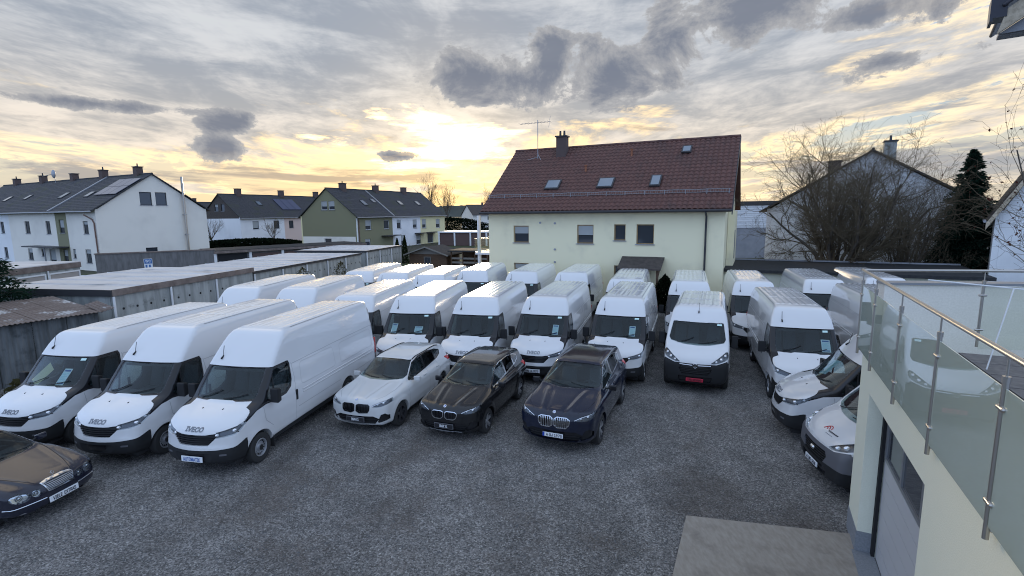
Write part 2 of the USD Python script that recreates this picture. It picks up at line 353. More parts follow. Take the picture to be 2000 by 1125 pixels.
# ---------------------------------------------------------------- materials
def mat(name, nodes, links=(), surface='p.BSDF'): return usdkit.material(stage, L(name), nodes, links, surface=surface)
def plain(name, col, rough=.5, metallic=0.0, coat=0.0, spec=.5, **kw):
    return mat(name, {'p': ('principled_bsdf', dict(base_color=col, roughness=rough, metallic=metallic, coat_weight=coat, specular_ior_level=spec, **kw))})
def speckled(name, a, b, scale=30, rough=.8, bump=.3, dist=.02, detail=6, stretch=(1, 1, 1), rr=(.35, .65), c=None, cscale=1.2, cr=(.5, .7), spec=.3):
    """two tones mixed by noise, with fine relief; c: a third tone in larger patches"""
    n = {'g': ('texture_coordinate', {}), 'm': ('mapping', dict(scale=tuple(scale*s for s in stretch))), 'n': ('noise_texture', dict(scale=1.0, detail=detail, roughness=.65)),
         'r': ('rgb_ramp', {'ramp': [(rr[0], a), (rr[1], b)]}), 'b': ('bump', dict(strength=bump, distance=dist)), 'p': ('principled_bsdf', dict(roughness=rough, specular_ior_level=spec))}
    l = [('g.object', 'm.vector'), ('m.vector', 'n.vector'), ('n.fac', 'r.fac'), ('n.fac', 'b.height'), ('b.normal', 'p.normal')]
    out = 'r.color'
    if c is not None:
        n['n2'] = ('noise_texture', dict(scale=cscale, detail=6, roughness=.6)); n['r2'] = ('map_range', dict(range_type='smoothstep', from_min=cr[0], from_max=cr[1], clamp=True)); n['x'] = ('mix', dict(mix_type='mix', color2=c))
        l += [('g.object', 'n2.vector'), ('n2.fac', 'r2.value'), ('r2.result', 'x.fac'), (out, 'x.color1')]; out = 'x.color'
    return mat(name, n, l+[(out, 'p.base_color')])
def car_paint(name, col, flake=None, rough=.22, dirt=.0, dirtcol=(.30, .27, .23), metallic=0.0, coat=1.0):
    n = {'g': ('texture_coordinate', {}), 'n': ('noise_texture', dict(scale=2.1, detail=8, roughness=.65)), 'n2': ('noise_texture', dict(scale=.7, detail=3)), 's': ('separate_xyz', {}),
         'lo': ('map_range', dict(range_type='smoothstep', from_min=1.25, from_max=.35, to_min=.12, to_max=1.0, clamp=True)), 'd': ('map_range', dict(range_type='smoothstep', from_min=.38, from_max=.72, to_min=0, to_max=dirt, clamp=True)),
         'dm': ('math', dict(math_type='multiply')), 'x': ('mix', dict(color1=col, color2=dirtcol)), 'ro': ('math', dict(math_type='multiply_add', value2=.5, value3=rough)),
         'cr': ('math', dict(math_type='multiply_add', value2=.45, value3=.03)), 'w': ('bump', dict(strength=.04, distance=.02)), 'p': ('principled_bsdf', dict(metallic=metallic, coat_weight=coat, specular_ior_level=.15 if max(col) < .1 else .5))}
    n.update({'oi': ('object_info', {}), 'mo': ('math', dict(math_type='multiply', value2=53.0)), 'cx': ('combine_xyz', {}), 'mp': ('mapping', {})})
    l = [('oi.random', 'mo.value1'), ('mo.value', 'cx.x'), ('mo.value', 'cx.y'), ('g.object', 'mp.vector'), ('cx.vector', 'mp.location'), ('mp.vector', 'n.vector'), ('g.object', 'n2.vector'), ('g.object', 's.vector'), ('s.z', 'lo.value'), ('n.fac', 'd.value'), ('d.result', 'dm.value1'), ('lo.result', 'dm.value2'), ('dm.value', 'x.fac'), ('x.color', 'p.base_color'),
         ('dm.value', 'ro.value1'), ('ro.value', 'p.roughness'), ('dm.value', 'cr.value1'), ('cr.value', 'p.coat_roughness'), ('n2.fac', 'w.height'), ('w.normal', 'p.coat_normal')]
    return mat(name, n, l)
def schlick(n, l, base=.03, scale=.97):
    """how much a pane mirrors, the same from both sides; returns the socket"""
    n.update({'lw': ('layer_weight', dict(blend=.5)), 'pw': ('math', dict(math_type='power', value2=4.0)), 'ff': ('math', dict(math_type='multiply_add', value2=scale, value3=base, use_clamp=True))})
    l += [('lw.facing', 'pw.value1'), ('pw.value', 'ff.value1')]
    return 'ff.value'
def pane_glass(name, tint=(.75, .82, .80), rough=.0, base=.03):
    """a window pane: see-through, mirroring at a slant"""
    n = {'t': ('transparent_bsdf', dict(color=tint)), 'gl': ('glossy_bsdf', dict(color=(.95, .97, 1.0), roughness=rough)), 'm': ('mix_closure', {})}; l = []
    f = schlick(n, l, base)
    return mat(name, n, l+[(f, 'm.fac'), ('t.BSDF', 'm.closure1'), ('gl.BSDF', 'm.closure2')], 'm.closure')
car_paint('white_paint', (.62, .62, .62), dirt=.20)
car_paint('white_metallic', (.55, .55, .54), rough=.3, dirt=.12)
car_paint('black_paint', (.005, .005, .0055), dirt=.01)
car_paint('navy_paint', (.0025, .0045, .012), dirt=.02, rough=.25)
car_paint('black_blue_paint', (.007, .008, .014), dirt=.03)
plain('black_plastic', (.013, .0135, .0145), .55, spec=.3)
plain('gloss_black', (.008, .008, .009), .12)
plain('grey_plastic', (.10, .10, .11), .45)
plain('rubber', (.018, .018, .018), .75)
plain('cabin_dark', (.030, .032, .036), .8)
plain('seat_cloth', (.055, .06, .07), .9)
plain('chrome', (.75, .76, .78), .12, 1.0)
plain('dark_chrome', (.20, .21, .23), .28, .7)
plain('steel_rim', (.42, .43, .45), .38, .8)
plain('dark_rim', (.05, .05, .055), .3, .6)
plain('alloy_rim', (.55, .56, .58), .28, .9)
plain('lamp_reflector', (.8, .8, .82), .12, .9)
plain('lamp_inner', (.12, .12, .13), .3, .4)
plain('red_lens', (.35, .01, .01), .15)
plain('amber_lens', (.7, .22, .02), .2)
plain('plate_white', (.72, .74, .76), .35)
plain('plate_black', (.012, .012, .014), .3)
plain('plate_red', (.45, .02, .05), .35)
plain('euro_blue', (.01, .05, .35), .35)
plain('ink', (.015, .018, .03), .5)
plain('blue_ink', (.05, .12, .35), .5)
plain('red_ink', (.42, .03, .03), .5)
plain('paper', (.80, .86, .88), .7)
plain('paper_cyan', (.50, .74, .80), .7)
plain('sticker_green', (.55, .75, .72), .6)
plain('pressed_edge', (.46, .46, .46), .35, coat=.6)
plain('seam', (.22, .23, .24), .6)
plain('underbody', (.012, .012, .013), .9)
plain('beige_cover', (.55, .47, .25), .8)
pane_glass('car_glass', (.74, .81, .81), base=.03)
pane_glass('dark_car_glass', (.40, .43, .44), base=.02)
pane_glass('lamp_glass', (.92, .94, .95), base=.02)

# ---------------------------------------------------------------- vehicles; local frame: y runs from the front bumper backwards, x to the driver's left, z up
def wheel(parent, cx, cy, r, width, style, rim_mat, inner=None):
    s = 1 if cx > 0 else -1; rr = r*(.60 if style == 'steel' else .68)
    h = width/2
    tyre = revolve_y([(rr-.01, -h*.8), (rr, -h*.92), (r*.90, -h), (r*.97, -h*.86), (r, -h*.55), (r, h*.55), (r*.97, h*.86), (r*.90, h), (rr, h*.92), (rr-.01, h*.8), (rr-.01, -h*.8)], 40)
    R = trimesh.transformations.rotation_matrix(-PI/2*s, (0, 0, 1))          # +y of the profile points outwards
    parts = []
    def place(m): m = m.copy(); m.apply_transform(R); m.apply_translation((cx-s*h, cy, r)); return m
    wp = put('wheel', place(tyre), 'rubber', parent, 40)
    if style == 'steel':
        disc = revolve_y([(rr, h*.86), (rr-.012, h*.92), (rr-.03, h*.86), (rr-.04, h*.45), (rr*.80, h*.40), (rr*.70, h*.52), (rr*.45, h*.50), (rr*.34, h*.62), (rr*.33, h*.95), (rr*.18, h*1.02), (0, h*1.02)], 40)
        put('rim', place(disc), rim_mat, wp, 40)
        holes = []
        for k in range(16):
            a = k/16*2*PI; q = box(-.016, .016, h*.40, h*.535, -.028, .028); q.apply_translation((0, 0, rr*.76)); holes.append(turned(q, a, (0, 1, 0)))
        put('vent_hole', place(cat_(holes)), 'underbody', wp)
        put('hub', place(revolve_y([(rr*.34, h*.9), (rr*.30, h*1.0), (rr*.16, h*1.06), (0, h*1.06)], 20)), 'black_plastic', wp, 40)
    else:
        ring = revolve_y([(rr, h*.80), (rr, h*.96), (rr-.012, h*1.0), (rr-.026, h*.95), (rr-.03, h*.2), (rr*.3, -h*.2), (0, -h*.2)], 48)
        put('rim', place(ring), 'dark_rim', wp, 40)
        n = dict(five=5, double=5, many=10)[style]; sp = []
        for k in range(n):
            for da in ((-.16, .16) if style == 'double' else (0,)):
                a = k/n*2*PI+da; w0, w1 = {'five': (.10, .055), 'double': (.045, .035), 'many': (.05, .032)}[style]
                w0, w1 = w0*rr/.24, w1*rr/.24
                q = m3.Manifold.hull_points(np.array([(sx*w, y, z) for (w, z, ya, yb) in ((w0/2, rr*.12, h*.45, h*.72), (w1/2, rr-.015, h*.62, h*.93)) for sx in (-1, 1) for y in (ya, yb)]))
                sp.append(turned(to_tm(q), a, (0, 1, 0)))
        sp.append(revolve_y([(rr*.24, h*.4), (rr*.22, h*.78), (rr*.12, h*.82), (0, h*.82)], 24))
        put('spokes', place(cat_(sp)), rim_mat, wp)
    return wp
def mirror_part(parent, x, y, z, w, h, d, m, arm=True, glass='car_glass'):
    """one door mirror; x signed: where its housing begins"""
    s = 1 if x > 0 else -1; x0, x1 = (x, x+s*w) if s > 0 else (x+s*w, x)
    hs = hull(*[(xx, yy, zz, .028) for xx in (x0+.03, x1-.03) for yy, zz in ((y+.03, z+.03), (y+.03, z+h-.03), (y+d-.03, z+.05), (y+d-.03, z+h-.05))])
    p = put('door_mirror', hs, m, parent, 40)
    put('mirror_glass', box(x0+.025, x1-.025, y+d-.004, y+d+.004, z+.035, z+h-.035), 'chrome', p)
    if arm: put('mirror_arm', tube([(x-s*.14, y+d*.4, z+.02), (x+s*.05, y+d*.5, z+.06)], .022), 'black_plastic', p)
    return p
def seat(parent, cx, cy, z, w=.50, tall=.95):
    p = put('seat', hull((cx-w/2+.06, cy-.25, z, .07), (cx+w/2-.06, cy-.25, z, .07), (cx-w/2+.06, cy+.2, z, .08), (cx+w/2-.06, cy+.2, z, .08)), 'seat_cloth', parent, 40)
    put('backrest', hull((cx-w/2+.07, cy+.22, z+.05, .07), (cx+w/2-.07, cy+.22, z+.05, .07), (cx-w/2+.09, cy+.36, z+tall*.62, .06), (cx+w/2-.09, cy+.36, z+tall*.62, .06)), 'seat_cloth', p, 40)
    put('headrest', hull((cx-.09, cy+.38, z+tall*.76, .06), (cx+.09, cy+.38, z+tall*.76, .06), (cx-.08, cy+.39, z+tall*.88, .05), (cx+.08, cy+.39, z+tall*.88, .05)), 'seat_cloth', p, 40)
def steering(parent, cx, cy, z, r=.19):
    t = trimesh.creation.torus(r, .016, 24, 8); t.apply_transform(trimesh.transformations.rotation_matrix(-PI/2+.45, (1, 0, 0))); t.apply_translation((cx, cy, z))
    b = to_tm(hull((cx-r*.8, cy, z, .02), (cx+r*.8, cy, z, .02), (cx, cy-.02, z-.1, .05)))
    put('steering_wheel', cat_([t, b]), 'cabin_dark', parent, 40)
def plate(parent, B, x, z, txt, back='plate_white', ink='ink', w=.52, h=.11, euro=False, frame=None, y=None, tilt=0.0):
    y = float(B.front_y(x, z)) if y is None else y
    def pl(m):
        m = turned(m, tilt, (1, 0, 0)) if tilt else m
        return moved(m, (x, y-.012, z))
    p = put('number_plate', pl(to_tm(rbox(-w/2, w/2, -.010, .012, -h/2, h/2, .006))), back, parent, 40)
    if frame: put('plate_frame', pl(to_tm(rbox(-w/2-.012, w/2+.012, -.006, .016, -h/2-.012, h/2+.012, .006))), frame, p, 40)
    tw = w*(.80 if len(txt) > 7 else .42) if not euro else w*.78
    m = flat_text(txt, h*.62, tw); m.apply_translation((.03 if euro else 0, -.010, 0)); put('plate_text', pl(m), ink, p)
    if euro: put('euro_band', pl(box(-w/2+.004, -w/2+.048, -.013, -.009, -h/2+.004, h/2-.004)), 'euro_blue', p)
    return p
def van_wipers(root, B, z0, off=.02):
    for xs in ((.62, .10), (-.05, -.60)):
        xx = np.linspace(xs[0], xs[1], 12); zz = z0+.02+.16*np.linspace(0, 1, 12)**1.6*(1 if xs[0] > .5 else .55)
        xx = -xx
        put('wiper', tube(np.stack([xx, B.front_y(xx, zz)-off, zz], -1), .011, 6), 'black_plastic', root)
def line_strip(B, pts, w=.010, o=.0015, view='side', sgn=1):
    """a narrow seam strip lying on the body along pts"""
    pts = np.asarray(pts, float); d = np.gradient(pts, axis=0); d /= np.linalg.norm(d, axis=1, keepdims=True); nrm = np.stack([-d[:, 1], d[:, 0]], 1)
    a, b = pts+nrm*w/2, pts-nrm*w/2
    V = []
    for q in (a, b):
        if view == 'side': V.append(np.stack([sgn*(B.side_x(q[:, 0], q[:, 1], 0)+o), q[:, 0], q[:, 1]], -1))
        elif view == 'top': V.append(np.stack([q[:, 0], q[:, 1], B.top_z(q[:, 0], q[:, 1], 0)+o], -1))
        else: V.append(np.stack([q[:, 0], B.front_y(q[:, 0], q[:, 1])-o, q[:, 1]], -1))
    n = len(pts); i = np.arange(n-1)
    f = np.vstack([np.stack([i, i+1, i+1+n], 1), np.stack([i, i+1+n, i+n], 1)])
    return trimesh.Trimesh(np.vstack(V), np.vstack([f, f[:, ::-1]])[:len(f)], process=False)
def poly_pts(ctrl, n=2): return bez(ctrl, n, False)
def dense(pts, step=.08):
    pts = np.asarray(pts, float); ls = LineString(pts); k = max(int(ls.length/step), 2)
    return np.array([ls.interpolate(t, normalized=True).coords[0] for t in np.linspace(0, 1, k+1)])

# ---- the large panel van with the long sloping bonnet
def iveco(path, high=False, sticker=True, plate_txt=None, plate_on=False):
    zr = 2.90 if high else 2.70
    dome = [(1.632, 2.12), (1.90, 2.37), (2.15, 2.60), (2.36, 2.78), (2.52, 2.868), (2.78, zr)] if high else [(1.632, 2.12), (1.82, 2.32), (1.99, 2.50), (2.13, 2.625), (2.24, 2.672), (2.5, zr)]
    side = [(.16, .30), (.03, .36), (-.005, .52), (.01, .68), (.045, .80), (.07, 1.0), (.13, 1.10), (.30, 1.215), (.55, 1.315), (.80, 1.395), (.99, 1.455), (1.15, 1.615), (1.40, 1.875)]+dome+[(4.5, zr+.012), (6.90, zr-.01), (7.05, zr-.10), (7.11, 2.2), (7.14, 1.2), (7.12, .48), (6.9, .44), (2.0, .44), (.8, .34)]
    side = bez(side, 2)
    k = zr/2.70
    sec = [(0, zr+.02), (.60, zr+.005), (.72, zr-.03), (.785, zr-.11), (.815, zr-.22), (.86, 2.36), (.905, 2.08), (.958, 1.70), (.992, 1.36), (1.004, 1.05), (1.004, .70), (.985, .50), (.93, .36), (.80, .26), (0, .26)]
    ribs = np.linspace(-.57, .57, 7)
    def extra(ax, y, z):
        if True:
            m = np.clip((y-2.62)/.10, 0, 1)*np.clip((6.85-y)/.10, 0, 1)*(z > 2.3)
            m = m*(1-.9*np.exp(-((y-4.0)/.05)**2)-.9*np.exp(-((y-5.4)/.05)**2))
            r = sum(np.clip(1-((ax-abs(c))/.052)**4, 0, 1) for c in (0.0, .19, .38, .57))
            z = z-m*(.022*np.minimum(r, 1))
            # raised shoulder along the flank, and the flat bays above it
            s = .0
        return y, z
    B = Body(side, sec, [(0, .80), (.12, .84), (.4, .925), (.8, .98), (1.1, 1.0), (5.0, 1.0), (7.2, .985)], [(.3, .30), (.7, .32), (1.1, .30), (1.46, .22), (2.1, .10), (2.5, .05), (3.0, .03)], (1.0, 6.6), .055, [(1.0, .36, .44), (5.10, .36, .44)], .012, (176, 132, 20), extra, (.80, .95), None)
    N = lambda n, m, mt, parent=path, sm=35: put(n, m, mt, parent, sm)
    S0 = B.solid(0)
    arch = mbox(-3, 3, 0, 0, 0, 0)
    cyl = lambda y, r: m3.Manifold.cylinder(2.4, r, r, 40).rotate((0, 90, 0)).translate((-1.2, y, .36))
    core = mbox(-.70, .70, -1, 9, -.1, 1.0)
    arches = (cyl(1.0, .43)+cyl(5.10, .43))-core
    ws = prism_front(round_poly([(-.775, 1.475), (.775, 1.475), (.80, 1.60), (.765, 2.085), (-.765, 2.085), (-.80, 1.60)], .05), .5, 2.0)
    dw = [(1.30, 1.43), (1.745, 2.035), (2.30, 2.055), (2.335, 1.98), (2.31, 1.62), (2.25, 1.48), (2.05, 1.37), (1.62, 1.345)]
    dwp = both(prism_side(round_poly(dw, .03), .6, 1.3))
    trim = both(prism_side([(.36, 1.03), (.60, 1.20), (.98, 1.437), (1.60, 2.112), (2.34, 2.112), (2.385, 2.02), (2.36, 1.60), (2.29, 1.43), (2.07, 1.315), (1.62, 1.29), (1.28, 1.325), (.95, 1.285), (.62, 1.135), (.40, 1.0)], .76, 1.4))
    trim2 = prism_front([(-1.2, 1.452), (1.2, 1.452), (1.2, 2.112), (-1.2, 2.112)], .5, 2.2)-prism_side([(1.60, 1.2), (1.75, 2.2), (3, 2.2), (3, 1.2)], -1.4, 1.4)
    trim3 = trim2 ^ prism_side([(.985, 1.44), (1.60, 2.118), (2.1, 2.118), (1.6, 1.44)], -1.4, 1.4)
    trimP = trim+trim3
    lamp = both(prism_side(bez([(.0, .97), (.14, 1.03), (.40, 1.135), (.72, 1.235), (.74, 1.215), (.52, 1.06), (.30, .955), (.12, .915), (.0, .90)], 1), .52, 1.2))
    gr = round_poly([(-.60, 1.035), (-.30, 1.0), (.30, 1.0), (.60, 1.035), (.50, .90), (.36, .765), (-.36, .765), (-.50, .90)], .02)
    grp = prism_front(gr, -.6, .8)
    bump = prism_side([(-1, .1), (-1, .665), (.10, .665), (.30, .70), (.56, .79), (.60, .79), (.60, .1)], -1.4, 1.4)
    void = B.solid(-.05) ^ mbox(-1.2, 1.2, 1.02, 2.75, 1.0, 2.5)
    body = S0-arches-bump-ws-dwp-trimP-(lamp-B.solid(-.05))-(grp-B.solid(-.05))-void
    body = body-(mbox(-.85, .85, 1.6, 6.95, 0, .62))
    N('body', body, 'white_paint')
    N('bumper', ((B.solid(.006) ^ bump)-arches)-prism_front(round_poly([(-.62, .60), (.62, .60), (.55, .40), (-.55, .40)], .03), -.6, .055+.0), 'black_plastic')
    N('bumper_grille', B.piece(prism_front(round_poly([(-.62, .60), (.62, .60), (.55, .40), (-.55, .40)], .03), -.6, .4), -.03, .02), 'gloss_black')
    for s in (-1, 1):
        N('fog_lamp', B.piece(prism_front(round_poly([(s*.68-.07, .57), (s*.68+.07, .57), (s*.68+.07, .53), (s*.68-.07, .53)], .012), -.4, .8), .010, .02), 'lamp_inner')
    N('pillar_trim', B.piece((trimP-ws)-dwp-lamp, -.003, .04), 'gloss_black')
    N('windscreen', B.piece(ws, -.008, .008), 'car_glass')
    for s in (-1, 1):
        half = mbox(0, 2, -1, 9, -1, 4) if s > 0 else mbox(-2, 0, -1, 9, -1, 4)
        p = N('door_window', B.piece(dwp ^ half, -.008, .008), 'car_glass')
        N('window_divider', B.piece(half ^ both(prism_side([(1.60, 1.3), (1.63, 1.3), (1.68, 2.06), (1.65, 2.06)], .6, 1.3)) ^ dwp, -.004, .03), 'black_plastic', p)
        hl = N('headlight', B.piece(lamp ^ half, -.004, .006), 'lamp_glass')
        N('lamp_housing', B.piece(lamp ^ half, -.045, .02), 'lamp_inner', hl)
        for (ly, lz, lr) in ((.18, .985, .045), (.36, 1.055, .05), (.55, 1.14, .04)):
            lx = float(B.side_x(ly, lz))*s
            q = hull((lx-s*.05, ly+.02, lz, lr*.8), (lx-s*.06, ly-.0, lz-.005, lr*.8))
            N('reflector', q, 'lamp_reflector', hl)
        mirror_part(path, s*1.05, 1.36, 1.33, .22, .36, .15, 'black_plastic')
        N('door_handle', rbox(*sorted((s*float(B.side_x(2.5, 1.12))-s*.02, s*float(B.side_x(2.5, 1.12))+s*.018)), 2.44, 2.52, 1.0, 1.28, .015), 'black_plastic')
        N('sill', rbox(*sorted((s*.72, s*.96)), 1.50, 4.58, .34, .50, .03), 'black_plastic')
        N('mud_flap', box(s*.99-.10, s*.99-.08 if s > 0 else s*.99+.10, 1.44, 1.46, .12, .50) if False else box(*sorted((s*.72, s*.98)), 1.47, 1.485, .16, .55), 'rubber')
        # door and panel seams, swage lines
        seams = [[(2.44, 2.02), (2.47, 1.6), (2.44, 1.1), (2.40, .52)], [(1.18, 1.28), (1.22, .95), (1.47, .72)], [(2.46, 1.985), (4.6, 2.02), (7.0, 2.02)], [(2.52, .80), (4.6, .82), (4.66, .82)], [(5.58, .82), (7.08, .84)]]
        for q in seams: N('panel_seam', line_strip(B, dense(q), .009, .002, 'side', s), 'seam')
        for q in ([(2.75, 1.20), (4.4, 1.22), (6.9, 1.22)], [(2.75, 1.12), (4.6, 1.13), (6.9, 1.13)]):
            q = dense(q, .15); xs = B.side_x(q[:, 0], q[:, 1])+.004
            N('side_moulding', tube(np.stack([s*xs, q[:, 0], q[:, 1]], -1), .012, 6), 'white_paint', path, 60)
        for q0, q1, za, zb in ((2.72, 4.46, 1.34, 1.93), (4.74, 6.86, 1.34, 1.93)):
            o = round_poly([(q0, za), (q1, za), (q1-.04, zb), (q0+.06, zb)], .10); N('pressed_bay', line_strip(B, dense(np.vstack([o, o[:1]]), .07), .022, .0015, 'side', s), 'pressed_edge', path, 60)
        rr = dense([(2.60 if not high else 2.85, .70), (6.9, .71)], .3)
        xr = np.full(len(rr), .685)*s
        N('drip_channel', line_strip(B, np.stack([xr, rr[:, 0]], -1), .024, .003, 'top'), 'seam')
        wheel(path, s*.99, 1.0, .36, .23, 'steel', 'steel_rim'); wheel(path, s*.99, 5.10, .36, .23, 'steel', 'steel_rim')
        tl = N('tail_light', rbox(*sorted((s*.86, s*.97)), 7.06, 7.16, 1.0, 1.55, .02), 'red_lens')
    sl = []
    for z in (.80, .845, .89, .935, .975): sl.append(B.piece(prism_front([(-.56+(.98-z)*.55, z), (.56-(.98-z)*.55, z), (.56-(.98-z)*.55, z+.02), (-.56+(.98-z)*.55, z+.02)], -.6, .8), -.012, .04))
    g = N('grille', B.piece(grp, -.04, .02), 'gloss_black')
    for m in sl: N('grille_slat', m, 'black_plastic', g)
    N('lettering', B.text('IVECO', .074, 0, 1.068, .014, True, 1.4), 'dark_chrome')
    for x in (-.27, .27):
        N('washer_jet', moved(to_tm(hull((0, 0, 0, .014), (0, .03, .004, .012))), (x, .72, float(B.top_z(x, .72)))), 'black_plastic')
    van_wipers(path, B, 1.485)
    az = 1.80; az2 = float(B.top_z(-.56, az))
    an = N('antenna', hull((-.56, az-.03, az2, .022), (-.56, az+.04, az2+.045, .018)), 'black_plastic')
    N('antenna_rod', tube([(-.56, az+.03, az2+.05), (-.56, az+.10, az2+.30)], .007, 6), 'black_plastic', an)
    # cab
    liner = ((B.solid(-.052) ^ mbox(-1.15, 1.15, 1.03, 2.74, 1.01, 2.30))-(B.solid(-.062) ^ mbox(-1.14, 1.14, 1.04, 2.73, 1.02, 2.29)))-ws-dwp
    cab = N('cab_lining', liner, 'cabin_dark')
    N('dashboard', hull((-.78, 1.12, 1.30, .09), (.78, 1.12, 1.30, .09), (-.78, 1.45, 1.34, .08), (.78, 1.45, 1.34, .08), (-.74, 1.5, 1.10, .06), (.74, 1.5, 1.10, .06)), 'cabin_dark', cab)
    for cx in (.48, -.18, -.60): seat(path, cx, 2.18, 1.14, .50 if cx > 0 else .42, 1.0)
    steering(path, .48, 1.70, 1.42, .20)
    N('sun_visor', box(-.70, .70, 1.66, 1.68, 1.99, 2.06), 'cabin_dark', cab)
    if sticker:
        def glass_pt(x, z): return (x, float(B.front_y(x, z))-.004, z)
        q = [glass_pt(x, z) for x, z in ((.545, 2.02), (.69, 2.02), (.69, 2.072), (.545, 2.072))]
        st = trimesh.Trimesh(np.array(q), [[0, 1, 2], [0, 2, 3]], process=False); N('windscreen_sticker', st, 'sticker_green', path, False)
    if plate_on: plate(path, B, 0, .50 if not plate_txt else .47, plate_txt or 'BM-AL 9070', 'plate_white', 'blue_ink' if plate_txt else 'ink', .52, .12)
    N('underbody', cat_([box(-.80, .80, .35, 6.9, .22, .60), box(-.62, .62, .9, 1.1, .26, .46), box(-.62, .62, 5.0, 5.2, .26, .46)]), 'underbody', path, False)
    return B

# ---- the two short-nosed panel vans
def short_van(path, front='opel'):
    side = bez([(.14, .30), (.02, .36), (-.005, .55), (.0, .75), (.02, .93), (.06, 1.06), (.16, 1.17), (.38, 1.295), (.60, 1.39), (.70, 1.45), (1.42, 2.08), (1.60, 2.24), (1.80, 2.40), (1.98, 2.49), (2.3, 2.53), (4.0, 2.545), (5.75, 2.525), (5.93, 2.42), (5.98, 2.0), (6.0, 1.2), (5.98, .46), (5.8, .40), (2, .40), (.8, .32)], 2)
    sec = [(0, 2.56), (.66, 2.54), (.79, 2.49), (.855, 2.38), (.90, 2.2), (.955, 1.9), (1.0, 1.5), (1.02, 1.1), (1.022, .7), (1.0, .5), (.94, .36), (.8, .27), (0, .27)]
    def extra(ax, y, z):
        m = np.clip((y-2.15)/.10, 0, 1)*np.clip((5.75-y)/.10, 0, 1)*(z > 2.2)*(1-.9*np.exp(-((y-3.3)/.05)**2)-.9*np.exp(-((y-4.6)/.05)**2))
        return y, z-m*.024*np.minimum(sum(np.clip(1-((ax-c)/.045)**4, 0, 1) for c in (0, .155, .31, .465, .62)), 1)
    B = Body(side, sec, [(0, .84), (.15, .91), (.45, .965), (.9, 1.0), (5.2, 1.0), (6.1, .98)], [(.3, .17), (.9, .17), (1.1, .20), (1.45, .20), (2.1, .10), (2.5, .05)], (.95, 5.4), .06, [(.95, .34, .43), (4.99, .34, .43)], .014, (180, 120, 20), extra, (.78, .9))
    N = lambda n, m, mt, parent=path, sm=35: put(n, m, mt, parent, sm)
    cyl = lambda y, r: m3.Manifold.cylinder(2.4, r, r, 40).rotate((0, 90, 0)).translate((-1.2, y, .34))
    arches = (cyl(.95, .42)+cyl(4.99, .42))-mbox(-.70, .70, -1, 9, -.1, 1.0)
    ws = prism_front(round_poly([(-.80, 2.055), (.80, 2.055), (.885, 1.60), (.83, 1.51), (.4, 1.445), (0, 1.432), (-.4, 1.445), (-.83, 1.51), (-.885, 1.60)], .04), .3, 1.9)
    dwp = both(prism_side(round_poly([(1.10, 1.50), (1.62, 1.98), (2.14, 2.0), (2.16, 1.50), (2.0, 1.44), (1.35, 1.42)], .04), .6, 1.3))
    lamp = both(prism_front(bez([(.93, 1.33), (.985, 1.24), (.95, 1.11), (.64, 1.0), (.44, 1.0), (.52, 1.06), (.78, 1.23)], 1), -.5, 1.1))
    bp = [(-1.3, .1), (-1.3, .74), (-1.0, .95), (-.93, 1.08), (-.64, .985), (-.44, .985), (.44, .985), (.64, .985), (.93, 1.08), (1.0, .95), (1.3, .74), (1.3, .1)]
    bump = prism_front(bp, -1, .56)
    grp = prism_front(round_poly([(-.44, .90), (.44, .90), (.50, .80), (.40, .64), (-.40, .64), (-.50, .80)], .03), -.6, .5)
    low = prism_front(round_poly([(-.52, .58), (.52, .58), (.48, .40), (-.48, .40)], .03), -.6, .5)
    void = B.solid(-.05) ^ mbox(-1.2, 1.2, .90, 2.45, 1.0, 2.35)
    N('body', B.solid(0)-arches-bump-ws-dwp-(lamp-B.solid(-.06))-void-mbox(-.85, .85, 1.6, 5.8, 0, .60), 'white_paint')
    bm = 'black_plastic'
    N('bumper', (((B.solid(.007) ^ bump)-arches)-(grp-B.solid(-.05))-(low-B.solid(-.05))-lamp) if front == 'opel' else ((((B.solid(.007) ^ bump)-arches)-(grp-B.solid(-.05))-(low-B.solid(-.05))-lamp) ^ mbox(-2, 2, -2, 3, 0, .66)), bm)
    if front != 'opel': N('bumper_band', (((B.solid(.009) ^ bump)-arches)-(grp-B.solid(-.05))-lamp) ^ mbox(-2, 2, -2, 3, .66, 2), 'grey_plastic')
    g = N('grille', B.piece(grp, -.04, .02), 'gloss_black')
    for z in (.68, .73, .78, .83): N('grille_slat', B.piece(prism_front([(-.47, z), (.47, z), (.47, z+.022), (-.47, z+.022)], -.6, .5) ^ grp, -.012, .03), 'black_plastic', g)
    N('lower_grille', B.piece(low, -.035, .02), 'gloss_black')
    N('windscreen', B.piece(ws, -.006, .008), 'car_glass')
    for s in (-1, 1):
        half = mbox(0, 2, -1, 9, -1, 4) if s > 0 else mbox(-2, 0, -1, 9, -1, 4)
        N('door_window', B.piece(dwp ^ half, -.006, .008), 'car_glass')
        hl = N('headlight', B.piece(lamp ^ half, -.003, .006), 'lamp_glass'); N('lamp_housing', B.piece(lamp ^ half, -.055, .02), 'lamp_inner', hl)
        for (lx, lz, lr) in ((.62, 1.055, .05), (.76, 1.12, .055), (.88, 1.21, .05)):
            ly = float(B.front_y(s*lx, lz)); N('reflector', hull((s*lx, ly+.035, lz, lr*.75), (s*lx, ly+.07, lz, lr)), 'lamp_reflector', hl)
        mirror_part(path, s*1.06, 1.25, 1.28, .20, .42, .15, 'black_plastic')
        hx = float(B.side_x(2.3, 1.15))*s; N('door_handle', rbox(*sorted((hx-s*.02, hx+s*.022)), 2.26, 2.40, 1.12, 1.20, .015), 'black_plastic')
        N('side_moulding', rbox(*sorted((s*.99, s*1.04)), 1.5, 4.4, .60, .72, .02), 'black_plastic')
